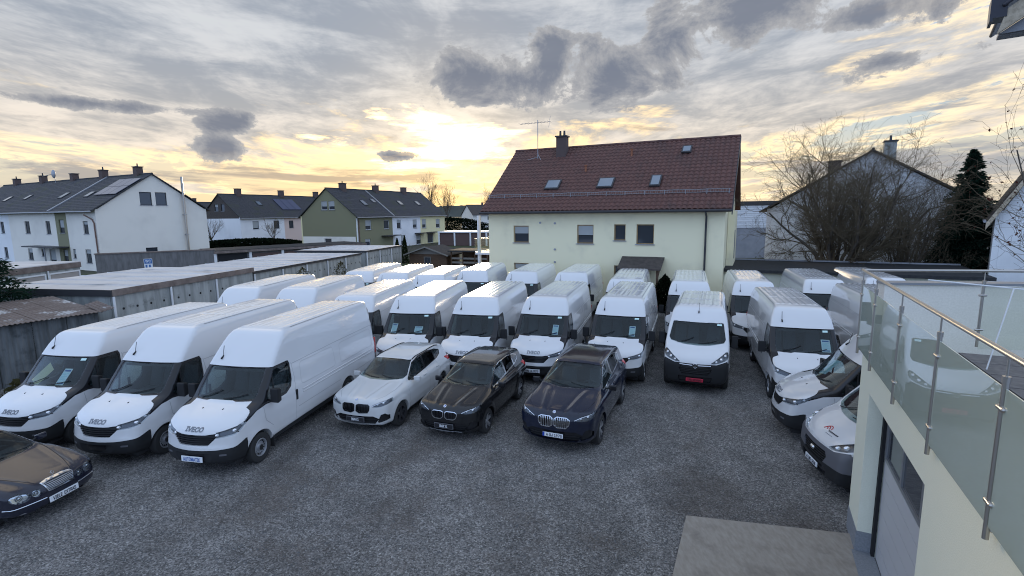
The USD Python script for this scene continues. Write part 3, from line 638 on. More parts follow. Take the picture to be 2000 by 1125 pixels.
        for q in ([(2.36, 2.02), (2.38, 1.4), (2.34, .55)], [(1.0, 1.36), (1.06, .95), (1.36, .7)], [(2.45, 1.95), (5.8, 1.97)]): N('panel_seam', line_strip(B, dense(q), .009, .002, 'side', s), 'seam')
        N('drip_channel', line_strip(B, dense([(s*.70, 2.2), (s*.705, 5.7)], .3), .022, .003, 'top'), 'seam')
        wheel(path, s*1.0, .95, .345, .23, 'steel', 'steel_rim'); wheel(path, s*1.0, 4.99, .345, .23, 'steel', 'steel_rim')
        if front == 'opel':
            zz = .935; xs = np.linspace(.085, .47, 10)*s; N('chrome_bar', tube(np.stack([xs, B.front_y(xs, zz+0*xs)-.012, zz+.012*np.abs(xs)/.47+0*xs], -1), .016, 8), 'chrome')
    if front == 'opel':
        y = float(B.front_y(0, .92)); t = trimesh.creation.torus(.068, .010, 28, 8); t.apply_transform(trimesh.transformations.rotation_matrix(PI/2, (1, 0, 0))); t.apply_translation((0, y-.012, .925))
        z = np.array([(-.082, .925-.012), (.03, .925-.012), (-.012, .925+.012+.004), (.082, .925+.012), (-.03, .925+.012), (.012, .925-.012-.004)])
        bolt = prism_front([(-.085, .912), (.035, .912), (.012, .922), (.085, .938), (-.035, .938), (-.012, .928)], y-.02, y-.004)
        em = N('emblem', t, 'chrome'); N('emblem_bolt', bolt, 'chrome', em)
        plate(path, B, 0, .47, 'OPEL MOVANO', 'plate_red', 'plate_black', .52, .11)
    else:
        y = float(B.front_y(0, .78)); N('emblem', moved(to_tm(hull((-.035, 0, 0, .045), (.035, 0, 0, .045))), (0, y, .80)), 'chrome')
        plate(path, B, 0, .50, 'A UD 508', 'plate_white', 'ink', .52, .11)
        arcs = []
        for k, rr in enumerate((.10, .075, .05)):
            th = np.linspace(.15*PI, .95*PI, 12); xx = .05+rr*np.cos(th)-.03*k; zz = 1.20+rr*.75*np.sin(th)
            arcs.append(tube(np.stack([xx, B.front_y(xx, zz)-.001, zz], -1), .010, 6))
        N('bonnet_emblem', cat_(arcs), 'red_ink', path, 60)
        for w, z, h, mt in ((.34, 1.205, .020, 'ink'), (.26, 1.17, .010, 'seam')):
            for k in range(int(w/.045)):
                xx = np.array([.12+k*.045, .12+k*.045+.034]); xs = np.array([xx[0], xx[1], xx[1], xx[0]]); zs = np.array([z, z, z+h, z+h])
                N('bonnet_lettering', trimesh.Trimesh(np.stack([xs, B.front_y(xs, zs)-.003, zs], -1), [[0, 1, 2], [0, 2, 3]], process=False), mt, path, False)
    van_wipers(path, B, 1.475, .02)
    ay = 1.72; zt = float(B.top_z(0, ay)); an = N('antenna', hull((0, ay-.03, zt, .022), (0, ay+.04, zt+.045, .018)), 'black_plastic'); N('antenna_rod', tube([(0, ay+.03, zt+.05), (0, ay+.12, zt+.32)], .007, 6), 'black_plastic', an)
    cab = N('cab_lining', ((B.solid(-.052) ^ mbox(-1.15, 1.15, .91, 2.44, 1.01, 2.25))-(B.solid(-.062) ^ mbox(-1.14, 1.14, .92, 2.43, 1.02, 2.24)))-ws-dwp, 'cabin_dark')
    N('dashboard', hull((-.80, .95, 1.30, .09), (.80, .95, 1.30, .09), (-.80, 1.25, 1.34, .08), (.80, 1.25, 1.34, .08), (-.74, 1.3, 1.10, .06), (.74, 1.3, 1.10, .06)), 'cabin_dark', cab)
    for cx in (.50, -.16, -.60): seat(path, cx, 1.90, 1.10, .50 if cx > 0 else .42, 1.0)
    steering(path, .5, 1.46, 1.40, .20)
    q = np.array([(.60, 1.985), (.75, 1.985), (.75, 2.035), (.60, 2.035)])
    N('windscreen_sticker', trimesh.Trimesh(np.stack([q[:, 0], B.front_y(q[:, 0], q[:, 1])-.003, q[:, 1]], -1), [[0, 1, 2], [0, 2, 3]], process=False), 'sticker_green', path, False)
    N('underbody', cat_([box(-.80, .80, .35, 5.8, .22, .58), box(-.62, .62, .85, 1.05, .26, .44), box(-.62, .62, 4.9, 5.1, .26, .44)]), 'underbody', path, False)

# ---- the three crossover cars
def suv(path, paint, k=(1, 1, 1), kidney='dark', wheels=('five', 'dark_rim'), plate_txt='BMW X1', plate_bk='plate_black', euro=False, wr=.345, trim='gloss_black', skid=None, cladding=False, roof_glass=False, rails='gloss_black'):
    kx, ky, kz = k
    S2 = lambda p: [(a*ky, b*kz) for a, b in p]          # (y, z)
    F2 = lambda p: [(a*kx, b*kz) for a, b in p]          # (x, z)
    side = bez(S2([(.12, .22), (.03, .29), (-.005, .46), (.0, .66), (.025, .82), (.07, .91), (.20, .965), (.65, 1.045), (1.05, 1.105), (1.27, 1.15), (1.93, 1.50), (2.08, 1.56), (2.4, 1.605), (2.9, 1.62), (3.5, 1.59), (4.08, 1.51), (4.26, 1.46), (4.40, 1.18), (4.48, .98), (4.50, .75), (4.48, .45), (4.33, .27), (3.9, .24), (.5, .21)]), 2)
    sec = F2([(0, 1.635), (.44, 1.625), (.555, 1.59), (.62, 1.50), (.735, 1.20), (.79, 1.07), (.855, 1.005), (.90, .925), (.922, .77), (.915, .52), (.885, .33), (.79, .22), (0, .2)])
    def extra(ax, y, z):
        c = (.27+.17*y/ky)*kx; m = np.clip(y/ky/.3, 0, 1)*np.clip((1.25*ky-y)/.25, 0, 1)
        z = z-m*(.020*np.exp(-((ax-c)/(.055*kx))**2)-.010*np.exp(-((ax-c+.10*kx)/(.05*kx))**2))
        return y, z
    ar = [(.86*ky, wr, wr+.07), (.86*ky+2.69*ky, wr, wr+.07)]
    B = Body(side, sec, [(0, .80), (.08*ky, .855), (.25*ky, .925), (.55*ky, .975), (.95*ky, 1.0), (3.4*ky, 1.0), (4.2*ky, .95), (4.55*ky, .85)], [(.2*kz, .22), (.6*kz, .25), (.9*kz, .24), (1.1*kz, .16), (1.5*kz, .12), (1.7*kz, .10)], (.85*ky, 3.85*ky), .075, ar, .028, (170, 110, 26), extra, (.60*kz, .78*kz))
    N = lambda n, m, mt, parent=path, sm=35: put(n, m, mt, parent, sm)
    cyl = lambda y, r: m3.Manifold.cylinder(2.4, r, r, 44).rotate((0, 90, 0)).translate((-1.2, y, wr))
    arches = (cyl(ar[0][0], wr+.045)+cyl(ar[1][0], wr+.045))-mbox(-.66*kx, .66*kx, -1, 9, -.1, 1.0)
    ws = prism_front(round_poly(F2([(-.70, 1.165), (-.3, 1.135), (.3, 1.135), (.70, 1.165), (.725, 1.21), (.60, 1.515), (.3, 1.535), (-.3, 1.535), (-.60, 1.515), (-.725, 1.21)]), .015), .9*ky, 2.3*ky)
    dlo = round_poly(S2([(1.50, 1.085), (2.02, 1.435), (2.45, 1.505), (3.1, 1.505), (3.55, 1.45), (3.86, 1.355), (3.80, 1.26), (3.55, 1.20), (2.6, 1.125), (1.7, 1.075)]), .02)
    dlop = both(prism_side(dlo, .45, 1.3)); trimP = both(prism_side(np.array(Polygon(dlo).buffer(.022).exterior.coords)[:-1], .45, 1.3))
    lamp = both(prism_front(bez(F2([(.44, .795), (.60, .875), (.80, .935), (.95, .955), (.94, .875), (.74, .785), (.52, .755)]), 1), -.5, .50*ky))
    kid = {'dark': [(.018, .82), (.09, .85), (.36, .845), (.415, .80), (.405, .68), (.36, .615), (.12, .60), (.018, .655)],
           'chrome': [(.018, .80), (.08, .83), (.30, .825), (.375, .77), (.35, .66), (.28, .61), (.09, .61), (.018, .67)],
           'bars': [(.014, .81), (.08, .855), (.30, .85), (.375, .80), (.365, .68), (.29, .60), (.09, .60), (.014, .655)]}[kidney]
    kid = round_poly(F2(kid), .02); kin = np.array(Polygon(kid).buffer(-.018).exterior.coords)[:-1]
    kp, kip = both(prism_front(kid, -.6, .7)), both(prism_front(kin, -.6, .7))
    low = prism_front(round_poly(F2([(-.50, .53), (.50, .53), (.66, .46), (.53, .295), (-.53, .295), (-.66, .46)]), .02), -.6, .7)
    vent = both(prism_front(round_poly(F2([(.70, .57), (.80, .60), (.86, .53), (.85, .40), (.62, .335), (.60, .36)]), .012), -.6, .9))
    rear = prism_front(round_poly(F2([(-.58, 1.42), (.58, 1.42), (.68, 1.16), (-.68, 1.16)]), .04), 3.9*ky, 5.5*ky)
    void = B.solid(-.045) ^ mbox(-1.2, 1.2, 1.3*ky, 4.0*ky, .62*kz, 1.7*kz)
    bd = B.solid(0)-arches-ws-trimP-(lamp-B.solid(-.05))-(kp-B.solid(-.045))-(low-B.solid(-.05))-(vent-B.solid(-.04))-(rear-B.solid(-.03))-void
    if cladding:
        cl = prism_side([(-.5, .1), (-.5, .30*kz), (.3*ky, .33*kz), (.5*ky, .36*kz), (.86*ky, .36*kz), (4.9, .40*kz), (4.9, .1)], -1.4, 1.4)
        bd = bd-cl; N('cladding', (B.solid(.004) ^ cl)-arches-low, 'black_plastic')
    body = N('body', bd, paint)
    N('rear_window', B.piece(rear, -.004, .008), 'dark_car_glass')
    N('windscreen', B.piece(ws, -.004, .008), 'car_glass')
    gl = N('grille', B.piece(kip, -.038, .02), 'gloss_black')
    N('grille_frame', B.piece(kp-kip, .006, .035), {'dark': 'gloss_black'}.get(kidney, 'chrome'), gl)
    bars = []
    nb = 8
    for s in (-1, 1):
        for i in range(nb):
            x = s*(.05+.31*i/(nb-1))*kx; bars.append(prism_front([(x-.007, .55*kz), (x+.007, .55*kz), (x+.007, .9*kz), (x-.007, .9*kz)], -.6, .7) ^ kip)
    for b in bars: N('grille_bar', B.piece(b, -.004 if kidney == 'bars' else -.012, .03), 'chrome' if kidney == 'bars' else 'gloss_black', gl)
    N('lower_intake', B.piece(low, -.04, .02), 'gloss_black')
    for z in (.36, .42): N('intake_slat', B.piece(prism_front(F2([(-.58, z), (.58, z), (.58, z+.012), (-.58, z+.012)]), -.6, .6) ^ low, -.02, .02), 'black_plastic')
    if skid: N('skid_plate', B.piece(prism_front(round_poly(F2([(-.50, .285), (.50, .285), (.42, .235), (-.42, .235)]), .01), -.6, .7), .008, .03), skid)
    for s in (-1, 1):
        half = mbox(0, 2, -1, 9, -1, 4) if s > 0 else mbox(-2, 0, -1, 9, -1, 4)
        pil = both(prism_side(S2([(2.58, 1.0), (2.66, 1.0), (2.70, 1.6), (2.60, 1.6)]), .4, 1.3))+both(prism_side(S2([(3.38, 1.0), (3.44, 1.0), (3.40, 1.6), (3.34, 1.6)]), .4, 1.3))
        N('window_trim', B.piece((trimP ^ half)-(dlop-pil), -.001, .03), trim)
        for y0, y1 in ((1.0, 2.62), (2.66, 3.36), (3.42, 4.2)):
            N('side_window', B.piece(dlop ^ half ^ mbox(-2, 2, y0*ky, y1*ky, 0, 3), -.006, .006), 'dark_car_glass' if y0 > 2 else 'car_glass')
        vn = N('side_vent', B.piece(vent ^ half, -.03, .02), 'gloss_black')
        hl = N('headlight', B.piece(lamp ^ half, -.002, .006), 'lamp_glass'); N('lamp_housing', B.piece(lamp ^ half, -.045, .02), 'lamp_inner', hl)
        for (lx, lz, lr) in ((.60, .825, .034), (.74, .865, .036)):
            ly = float(B.front_y(s*lx*kx, lz*kz)); N('reflector', hull((s*lx*kx, ly+.03, lz*kz, lr*.7), (s*lx*kx, ly+.055, lz*kz, lr)), 'lamp_reflector', hl)
        dl = np.array(F2([(.47, .80), (.62, .872), (.80, .925)])); dl = np.vstack([dense(dl, .04)]); N('light_strip', tube(np.stack([s*dl[:, 0], B.front_y(s*dl[:, 0], dl[:, 1])+.006, dl[:, 1]-.012], -1), .010, 6), 'lamp_reflector', hl)
        mirror_part(path, s*.90*kx, 1.62*ky, 1.03*kz, .20, .15, .12, paint if paint == 'white_metallic' else 'gloss_black')
        for y in (2.42, 3.30):
            hx = float(B.side_x(y*ky, .98*kz))*s; N('door_handle', rbox(*sorted((hx-s*.01, hx+s*.022)), y*ky-.10, y*ky+.08, .97*kz, .998*kz, .01), paint)
        N('sill', B.piece(prism_side(S2([(1.25, .20), (1.25, .33), (3.15, .34), (3.15, .20)]), *sorted((s*.5, s*1.3))), .006, .03), 'black_plastic')
        rr = dense([(s*.60*kx, 2.12*ky), (s*.605*kx, 3.0*ky), (s*.59*kx, 3.9*ky)], .12); zr_ = B.top_z(rr[:, 0], rr[:, 1])
        N('roof_rail', tube(np.stack([rr[:, 0], rr[:, 1], zr_+.035*np.minimum(1, np.minimum(np.arange(len(rr)), np.arange(len(rr))[::-1])/1.5)], -1), .016, 8), rails)
        for q in ([(1.34, 1.03), (1.36, .7), (1.42, .36)], [(2.64, 1.10), (2.66, .7), (2.62, .36)], [(3.40, 1.16), (3.42, .9), (3.24, .55)]): N('panel_seam', line_strip(B, dense(S2(q)), .008, .0015, 'side', s), 'seam' if 'white' in paint else 'underbody')
        N('tail_light', B.piece(prism_side(round_poly(S2([(4.02, 1.09), (4.50, 1.05), (4.50, .93), (4.15, .96)]), .02), *sorted((s*.4, s*1.3))), .004, .02), 'red_lens')
        wheel(path, s*.905*kx, ar[0][0], wr, .225, wheels[0], wheels[1]); wheel(path, s*.905*kx, ar[1][0], wr, .225, wheels[0], wheels[1])
        N('bonnet_seam', line_strip(B, dense([(s*.52*kx, .19*ky), (s*.70*kx, .42*ky), (s*.775*kx, .8*ky), (s*.765*kx, 1.22*ky)], .06), .008, .0015, 'top'), 'seam' if 'white' in paint else 'underbody')
    # the round badge
    y = .115*ky; zt = float(B.top_z(0, y)); bd_ = to_tm(m3.Manifold.cylinder(.012, .041, .041, 28)); Rb = trimesh.transformations.rotation_matrix(.75, (1, 0, 0)); bd_.apply_transform(Rb); bd_.apply_translation((0, y, zt-.002)); em = N('badge', bd_, 'chrome')
    for q in range(4):
        th = np.linspace(q*PI/2, (q+1)*PI/2, 6); qq = np.vstack([[0, 0], np.stack([.028*np.cos(th), .028*np.sin(th)], -1)])
        sg = to_tm(prism_top(qq, .0125, .0145)); sg.apply_transform(Rb); sg.apply_translation((0, y, zt-.002)); N('badge_quarter', sg, 'plate_white' if q % 2 else 'euro_blue', em, False)
    if roof_glass: N('roof_glass', B.piece(prism_top(round_poly([(-.50*kx, 2.18*ky), (.50*kx, 2.18*ky), (.50*kx, 3.45*ky), (-.50*kx, 3.45*ky)], .04), 1.2*kz, 2.2), .002, .01), 'gloss_black')
    sf = to_tm(hull((0, 3.72*ky, float(B.top_z(0, 3.72*ky)), .02), (0, 3.86*ky, float(B.top_z(0, 3.86*ky))+.035, .012))); N('roof_antenna', sf, paint)
    plate(path, B, 0, .43*kz, plate_txt, plate_bk, 'plate_white' if plate_bk == 'plate_black' else 'ink', .52, .11, euro, 'grey_plastic' if not euro else 'gloss_black')
    cab = N('cabin_lining', ((B.solid(-.047) ^ mbox(-1.15, 1.15, 1.31*ky, 3.99*ky, .63*kz, 1.65*kz))-(B.solid(-.057) ^ mbox(-1.14, 1.14, 1.32*ky, 3.98*ky, .64*kz, 1.64*kz)))-ws-dlop, 'cabin_dark')
    N('dashboard', hull((-.62*kx, 1.40*ky, 1.02*kz, .06), (.62*kx, 1.40*ky, 1.02*kz, .06), (-.62*kx, 1.78*ky, 1.03*kz, .06), (.62*kx, 1.78*ky, 1.03*kz, .06), (-.6*kx, 1.8*ky, .8*kz, .06), (.6*kx, 1.8*ky, .8*kz, .06)), 'cabin_dark', cab)
    for cx in (-.38, .38): seat(path, cx*kx, 2.32*ky, .62*kz, .52, .95)
    N('rear_bench', hull((-.55, 3.35*ky, .66*kz, .1), (.55, 3.35*ky, .66*kz, .1), (-.52, 3.55*ky, 1.10*kz, .08), (.52, 3.55*ky, 1.10*kz, .08)), 'seat_cloth', path, 40)
    steering(path, .38*kx, 1.92*ky, 1.00*kz, .185)
    mz = 1.43*kz; N('rear_view_mirror', rbox(-.12, .12, 1.98*ky, 2.02*ky, mz, mz+.07, .02), 'cabin_dark')
    for xs in ((-.60, -.02), (.02, .60)):
        xx = np.linspace(*xs, 10)*kx; zz = (1.172+.05*np.linspace(1, 0, 10)**2)*kz; N('wiper', tube(np.stack([xx, B.front_y(xx, zz)-.012, zz], -1), .008, 6), 'black_plastic')
    N('underbody', cat_([box(-.74*kx, .74*kx, .4*ky, 4.2*ky, .20, .42)]), 'underbody', path, False)

# ---- the dark saloon with round twin headlights
def saloon(path):
    side = bez([(.12, .20), (.02, .26), (-.005, .40), (.02, .55), (.05, .64), (.10, .70), (.28, .765), (.75, .875), (1.1, .955), (1.27, .995), (1.95, 1.32), (2.12, 1.375), (2.65, 1.44), (3.1, 1.42), (3.8, 1.20), (4.1, 1.07), (4.65, 1.02), (4.8, .90), (4.82, .5), (4.7, .26), (4.2, .2), (.5, .18)], 2)
    sec = [(0, 1.46), (.40, 1.445), (.51, 1.405), (.575, 1.33), (.70, 1.09), (.775, .985), (.84, .93), (.89, .83), (.908, .66), (.895, .45), (.85, .28), (.75, .2), (0, .18)]
    def extra(ax, y, z):
        m = np.clip((y-.08)/.25, 0, 1)*np.clip((1.40-y)/.2, 0, 1)
        c = .34+.26*y; g = .56+.10*y
        return y, z-m*(.016*np.exp(-((ax-c)/.05)**2)+.018*np.exp(-((ax-g-.12)/.09)**2)*(y < 1.3))
    B = Body(side, sec, [(0, .82), (.1, .875), (.3, .935), (.6, .98), (1.0, 1.0), (3.6, 1.0), (4.85, .86)], [(.2, .26), (.6, .28), (.8, .22), (1.0, .16), (1.4, .10)], (.85, 4.1), .07, [(.83, .325, .385), (3.68, .325, .385)], .02, (160, 100, 26), extra, (.52, .6))
    N = lambda n, m, mt, parent=path, sm=35: put(n, m, mt, parent, sm)
    ell = lambda cx, cz, a, b, t=0: [(cx+a*math.cos(u)*math.cos(t)-b*math.sin(u)*math.sin(t), cz+a*math.cos(u)*math.sin(t)+b*math.sin(u)*math.cos(t)) for u in np.linspace(0, 2*PI, 25)[:-1]]
    lampo, lampi = ell(.655, .600, .150, .088, .16), ell(.415, .585, .078, .066, .1)
    LO, LI = both(prism_front(lampo, -.5, .9)), both(prism_front(lampi, -.5, .9)); lamp = LO+LI
    ws = prism_front(round_poly([(-.66, 1.03), (-.3, 1.0), (.3, 1.0), (.66, 1.03), (.55, 1.325), (.3, 1.345), (-.3, 1.345), (-.55, 1.325)], .03), .9, 2.4)
    dlo = round_poly([(1.60, .99), (2.12, 1.27), (2.6, 1.36), (3.1, 1.335), (3.6, 1.18), (3.75, 1.06), (3.2, 1.01), (2.0, .985)], .02); dlop = both(prism_side(dlo, .4, 1.3))
    gr = round_poly([(-.30, .715), (-.15, .735), (.15, .735), (.30, .715), (.255, .535), (-.255, .535)], .02); gin = np.array(Polygon(gr).buffer(-.022).exterior.coords)[:-1]
    GP, GI = prism_front(gr, -.5, .55), prism_front(gin, -.5, .55)
    cyl = lambda y: m3.Manifold.cylinder(2.4, .365, .365, 44).rotate((0, 90, 0)).translate((-1.2, y, .325))
    arches = (cyl(.83)+cyl(3.68))-mbox(-.64, .64, -1, 9, -.1, 1)
    low = prism_front(round_poly([(-.46, .30), (.46, .30), (.42, .215), (-.42, .215)], .02), -.5, .5); fog = both(prism_front(ell(.66, .265, .07, .04), -.5, .7))
    void = B.solid(-.045) ^ mbox(-1.2, 1.2, 1.42, 3.6, .5, 1.5)
    N('body', B.solid(0)-arches-ws-dlop-(lamp-B.solid(-.05))-(GP-B.solid(-.04))-(low-B.solid(-.04))-(fog-B.solid(-.03))-void, 'black_blue_paint')
    N('windscreen', B.piece(ws, -.004, .008), 'car_glass')
    g = N('grille', B.piece(GI, -.035, .02), 'gloss_black'); N('grille_frame', B.piece(GP-GI, .012, .04), 'chrome', g)
    for z in (.565, .592, .619, .646, .673, .70): N('grille_bar', B.piece(prism_front([(-.3, z), (.3, z), (.3, z+.011), (-.3, z+.011)], -.5, .5) ^ GI, -.004, .02), 'steel_rim', g)
    N('lower_intake', B.piece(low, -.03, .02), 'gloss_black')
    for s in (-1, 1):
        half = mbox(0, 2, -1, 9, -1, 4) if s > 0 else mbox(-2, 0, -1, 9, -1, 4)
        for nm, P_, c, r in (('headlight', LO, (.655, .60), .055), ('inner_headlight', LI, (.415, .585), .04)):
            hl = N(nm, B.piece(P_ ^ half, .004, .006), 'lamp_glass'); N('lamp_housing', B.piece(P_ ^ half, -.045, .02), 'lamp_reflector', hl)
            y = float(B.front_y(s*c[0], c[1])); t = trimesh.creation.torus(r, .007, 24, 6); t.apply_transform(trimesh.transformations.rotation_matrix(PI/2, (1, 0, 0))); t.apply_translation((s*c[0], y+.028, c[1])); N('lamp_ring', t, 'lamp_inner', hl)
            N('lamp_bulb', sph((s*c[0], y+.04, c[1]), r*.62), 'chrome', hl)
        N('side_window', B.piece(dlop ^ half, -.004, .006), 'dark_car_glass')
        N('fog_lamp', B.piece(fog ^ half, -.015, .01), 'lamp_reflector')
        xs = np.linspace(.30, .84, 14)*s; N('bumper_strip', tube(np.stack([xs, B.front_y(xs, .435+0*xs)-.004, .435+0*xs], -1), .011, 6), 'chrome')
        mirror_part(path, s*.87, 1.62, .97, .20, .13, .12, 'black_blue_paint')
        wheel(path, s*.88, .83, .325, .225, 'many', 'alloy_rim'); wheel(path, s*.88, 3.68, .325, .225, 'many', 'alloy_rim')
        N('bonnet_seam', line_strip(B, dense([(s*.30, .13), (s*.46, .5), (s*.62, 1.0), (s*.70, 1.38)], .06), .008, .0015, 'top'), 'underbody')
        for q in ([(1.42, .92), (1.45, .35)], [(2.62, .98), (2.62, .35)]): N('panel_seam', line_strip(B, dense(q), .008, .0015, 'side', s), 'underbody')
    zt = float(B.top_z(0, .22)); st = trimesh.creation.torus(.034, .004, 24, 6); st.apply_transform(trimesh.transformations.rotation_matrix(PI/2, (1, 0, 0))); st.apply_translation((0, .22, zt+.05))
    arms = [tube([(0, .22, zt+.05), (.034*math.sin(a), .22, zt+.05+.034*math.cos(a))], .004, 5) for a in (0, 2*PI/3, 4*PI/3)]+[tube([(0, .22, zt-.01), (0, .22, zt+.018)], .006, 6)]
    N('bonnet_star', cat_([st]+arms), 'chrome')
    plate(path, B, 0, .375, 'VIELE  EXTRAS', 'plate_white', 'ink', .56, .115)
    cab = N('cabin_lining', ((B.solid(-.047) ^ mbox(-1.15, 1.15, 1.43, 3.59, .51, 1.45))-(B.solid(-.057) ^ mbox(-1.14, 1.14, 1.44, 3.58, .52, 1.44)))-ws-dlop, 'cabin_dark')
    N('dashboard', hull((-.6, 1.48, .90, .06), (.6, 1.48, .90, .06), (-.6, 1.85, .92, .06), (.6, 1.85, .92, .06), (-.6, 1.9, .7, .06), (.6, 1.9, .7, .06)), 'cabin_dark', cab)
    for cx in (-.38, .38): seat(path, cx, 2.45, .48, .52, .92)
    steering(path, .38, 2.02, .88, .18)
    for xs in ((-.58, .0), (.02, .58)):
        xx = np.linspace(*xs, 10); zz = 1.035+.04*np.linspace(1, 0, 10)**2; N('wiper', tube(np.stack([xx, B.front_y(xx, zz)-.012, zz], -1), .008, 6), 'black_plastic')
    N('underbody', box(-.74, .74, .4, 4.3, .17, .40), 'underbody', path, False)

# ---------------------------------------------------------------- the setting: materials
def gravel_material():
    n = {'g': ('texture_coordinate', {}), 'v': ('voronoi_texture', dict(scale=40.0, feature='f1')), 'v2': ('voronoi_texture', dict(scale=85.0)), 'n': ('noise_texture', dict(scale=.33, detail=9, roughness=.62, distortion=.6)), 'n2': ('noise_texture', dict(scale=1.7, detail=7, roughness=.7)),
         'n3': ('noise_texture', dict(scale=1.0, detail=5, roughness=.6, distortion=.4)), 'tm': ('mapping', dict(rotation=(0, 0, .45), scale=(.95, .13, 1))), 'tr': ('map_range', dict(range_type='smoothstep', from_min=.38, from_max=.62, to_min=.90, to_max=1.08, clamp=True)), 'ltt': ('math', dict(math_type='multiply')),
         'bw': ('separate_color', {}), 'r': ('rgb_ramp', {'ramp': [(.0, (.105, .100, .096)), (.35, (.185, .178, .170)), (.7, (.28, .268, .255)), (.93, (.37, .355, .34)), (1.0, (.52, .505, .48))]}),
         'mud': ('map_range', dict(range_type='smoothstep', from_min=.54, from_max=.68, to_min=0, to_max=.55, clamp=True)), 'mx': ('mix', dict(color2=(.10, .083, .070))),
         'lt': ('map_range', dict(range_type='smoothstep', from_min=.36, from_max=.66, to_min=.84, to_max=1.16, clamp=True)), 'ml': ('mix', dict(mix_type='multiply', fac=1.0)), 'cc': ('combine_color', {}),
         'hs': ('math', dict(math_type='multiply_add', value2=.5)), 'b': ('bump', dict(strength=.8, distance=.02)), 'p': ('principled_bsdf', dict(roughness=.92, specular_ior_level=.18))}
    l = [('g.object', f'{k}.vector') for k in ('v', 'v2', 'n', 'n2', 'tm')]+[('tm.vector', 'n3.vector'), ('n3.fac', 'tr.value'), ('tr.result', 'ltt.value2'), ('lt.result', 'ltt.value1')]+[('v.color', 'bw.color'), ('bw.r', 'r.fac'), ('ad.value', 'mud.value'), ('mud.result', 'mx.fac'), ('r.color', 'mx.color1'),
         ('n2.fac', 'lt.value'), ('ltt.value', 'cc.r'), ('ltt.value', 'cc.g'), ('ltt.value', 'cc.b'), ('mx.color', 'ml.color1'), ('cc.color', 'ml.color2'), ('ml.color', 'p.base_color'), ('v.distance', 'hs.value1'), ('v2.distance', 'hs.value3'), ('hs.value', 'b.height'), ('b.normal', 'p.normal')]
    n['ad'] = ('math', dict(math_type='multiply_add', value2=.30)); l += [('n2.fac', 'ad.value1'), ('ms.value', 'ad.value3')]
    n['ms'] = ('math', dict(math_type='multiply', value2=.80)); l += [('n.fac', 'ms.value1')]
    n['b'][1]['invert'] = True
    return mat('gravel', n, l)
gravel_material()
speckled('soil', (.05, .05, .035), (.10, .09, .07), 2.0, .95, .3, .05, c=(.06, .075, .03), cscale=.15, cr=(.42, .6))
speckled('concrete_slab', (.29, .255, .215), (.37, .335, .29), 14, .9, .35, .01, 9, (1, .35, 1), c=(.20, .175, .15), cscale=1.7, cr=(.52, .80))
speckled('cream_render', (.79, .725, .49), (.85, .785, .55), 40, .92, .35, .006, c=(.62, .57, .41), cscale=.5, cr=(.50, .85))
speckled('mint_render', (.76, .76, .61), (.82, .82, .67), 70, .92, .55, .006, c=(.70, .72, .58), cscale=.5, cr=(.5, .85))
speckled('white_render', (.70, .66, .58), (.79, .75, .67), 30, .92, .3, .006, c=(.62, .585, .52), cscale=.25, cr=(.45, .8))
speckled('cool_white_render', (.70, .71, .72), (.79, .80, .81), 30, .92, .3, .006, c=(.62, .63, .64), cscale=.25, cr=(.45, .8))
speckled('olive_render', (.19, .185, .11), (.24, .23, .145), 30, .92, .3, .006)
speckled('yellow_render', (.66, .60, .34), (.74, .68, .42), 30, .92, .3, .006)
speckled('pink_render', (.60, .46, .40), (.68, .54, .47), 30, .92, .3, .006)
speckled('grey_plinth', (.20, .215, .235), (.27, .285, .305), 30, .9, .3, .004)
speckled('dark_tile', (.028, .029, .033), (.060, .060, .066), 4, .75, .35, .02, 6, (1, 1, 1), c=(.045, .05, .035), cscale=.6, cr=(.5, .7))
speckled('brown_tile', (.05, .042, .038), (.085, .07, .06), 4, .75, .35, .02)
speckled('red_tile', (.075, .034, .027), (.118, .051, .040), 3.5, .6, .3, .01, c=(.065, .035, .030), cscale=.7, cr=(.48, .75), spec=.4)
speckled('orange_tile', (.24, .095, .05), (.32, .13, .07), 4, .7, .3, .01)
speckled('stained_concrete', (.24, .25, .235), (.40, .41, .39), 1.0, .92, .3, .01, 8, (2.5, 2.5, .35), (.38, .62), c=(.13, .135, .125), cscale=1.4, cr=(.56, .74))
speckled('dark_wall', (.12, .115, .11), (.19, .18, .175), 2.0, .95, .3, .01, 7, (2, 2, .4))
speckled('rusty_sheet', (.125, .092, .076), (.19, .148, .125), 1.6, .7, .2, .01, 7, (1, 3, 1), c=(.42, .40, .38), cscale=.9, cr=(.55, .66))
speckled('weathered_sheet', (.07, .075, .075), (.17, .18, .18), 1.2, .85, .25, .01, 8, (3, 3, .35), c=(.04, .045, .045), cscale=1.2, cr=(.5, .7))
speckled('roof_membrane', (.58, .56, .55), (.70, .68, .66), .8, .38, .15, .01, 7, (1, .3, 1), c=(.36, .35, .35), cscale=.5, cr=(.5, .75), spec=.45)
speckled('bitumen', (.020, .021, .022), (.042, .043, .046), 8, .85, .4, .01)
speckled('fascia_brown', (.13, .10, .085), (.23, .185, .16), 2.0, .85, .25, .01, 7, (1, 3, 1))
speckled('weathered_wood', (.30, .25, .18), (.52, .44, .33), 2.0, .85, .5, .01, 8, (8, 1.2, 8), c=(.14, .12, .09), cscale=5.0, cr=(.60, .70))
speckled('brown_wood', (.075, .045, .03), (.13, .085, .055), 3, .8, .3, .01, 7, (1, 1, 6))
speckled('window_wood', (.30, .20, .09), (.40, .27, .13), 5, .5, .2, .005)
speckled('bark', (.055, .045, .035), (.12, .10, .08), 12, .95, .6, .02, 6, (1, 1, .3))
speckled('twig_bark', (.085, .066, .042), (.15, .118, .075), 8, .9, .2, .01)
speckled('hill_green', (.030, .040, .038), (.055, .065, .055), .02, .95, .0, .01)
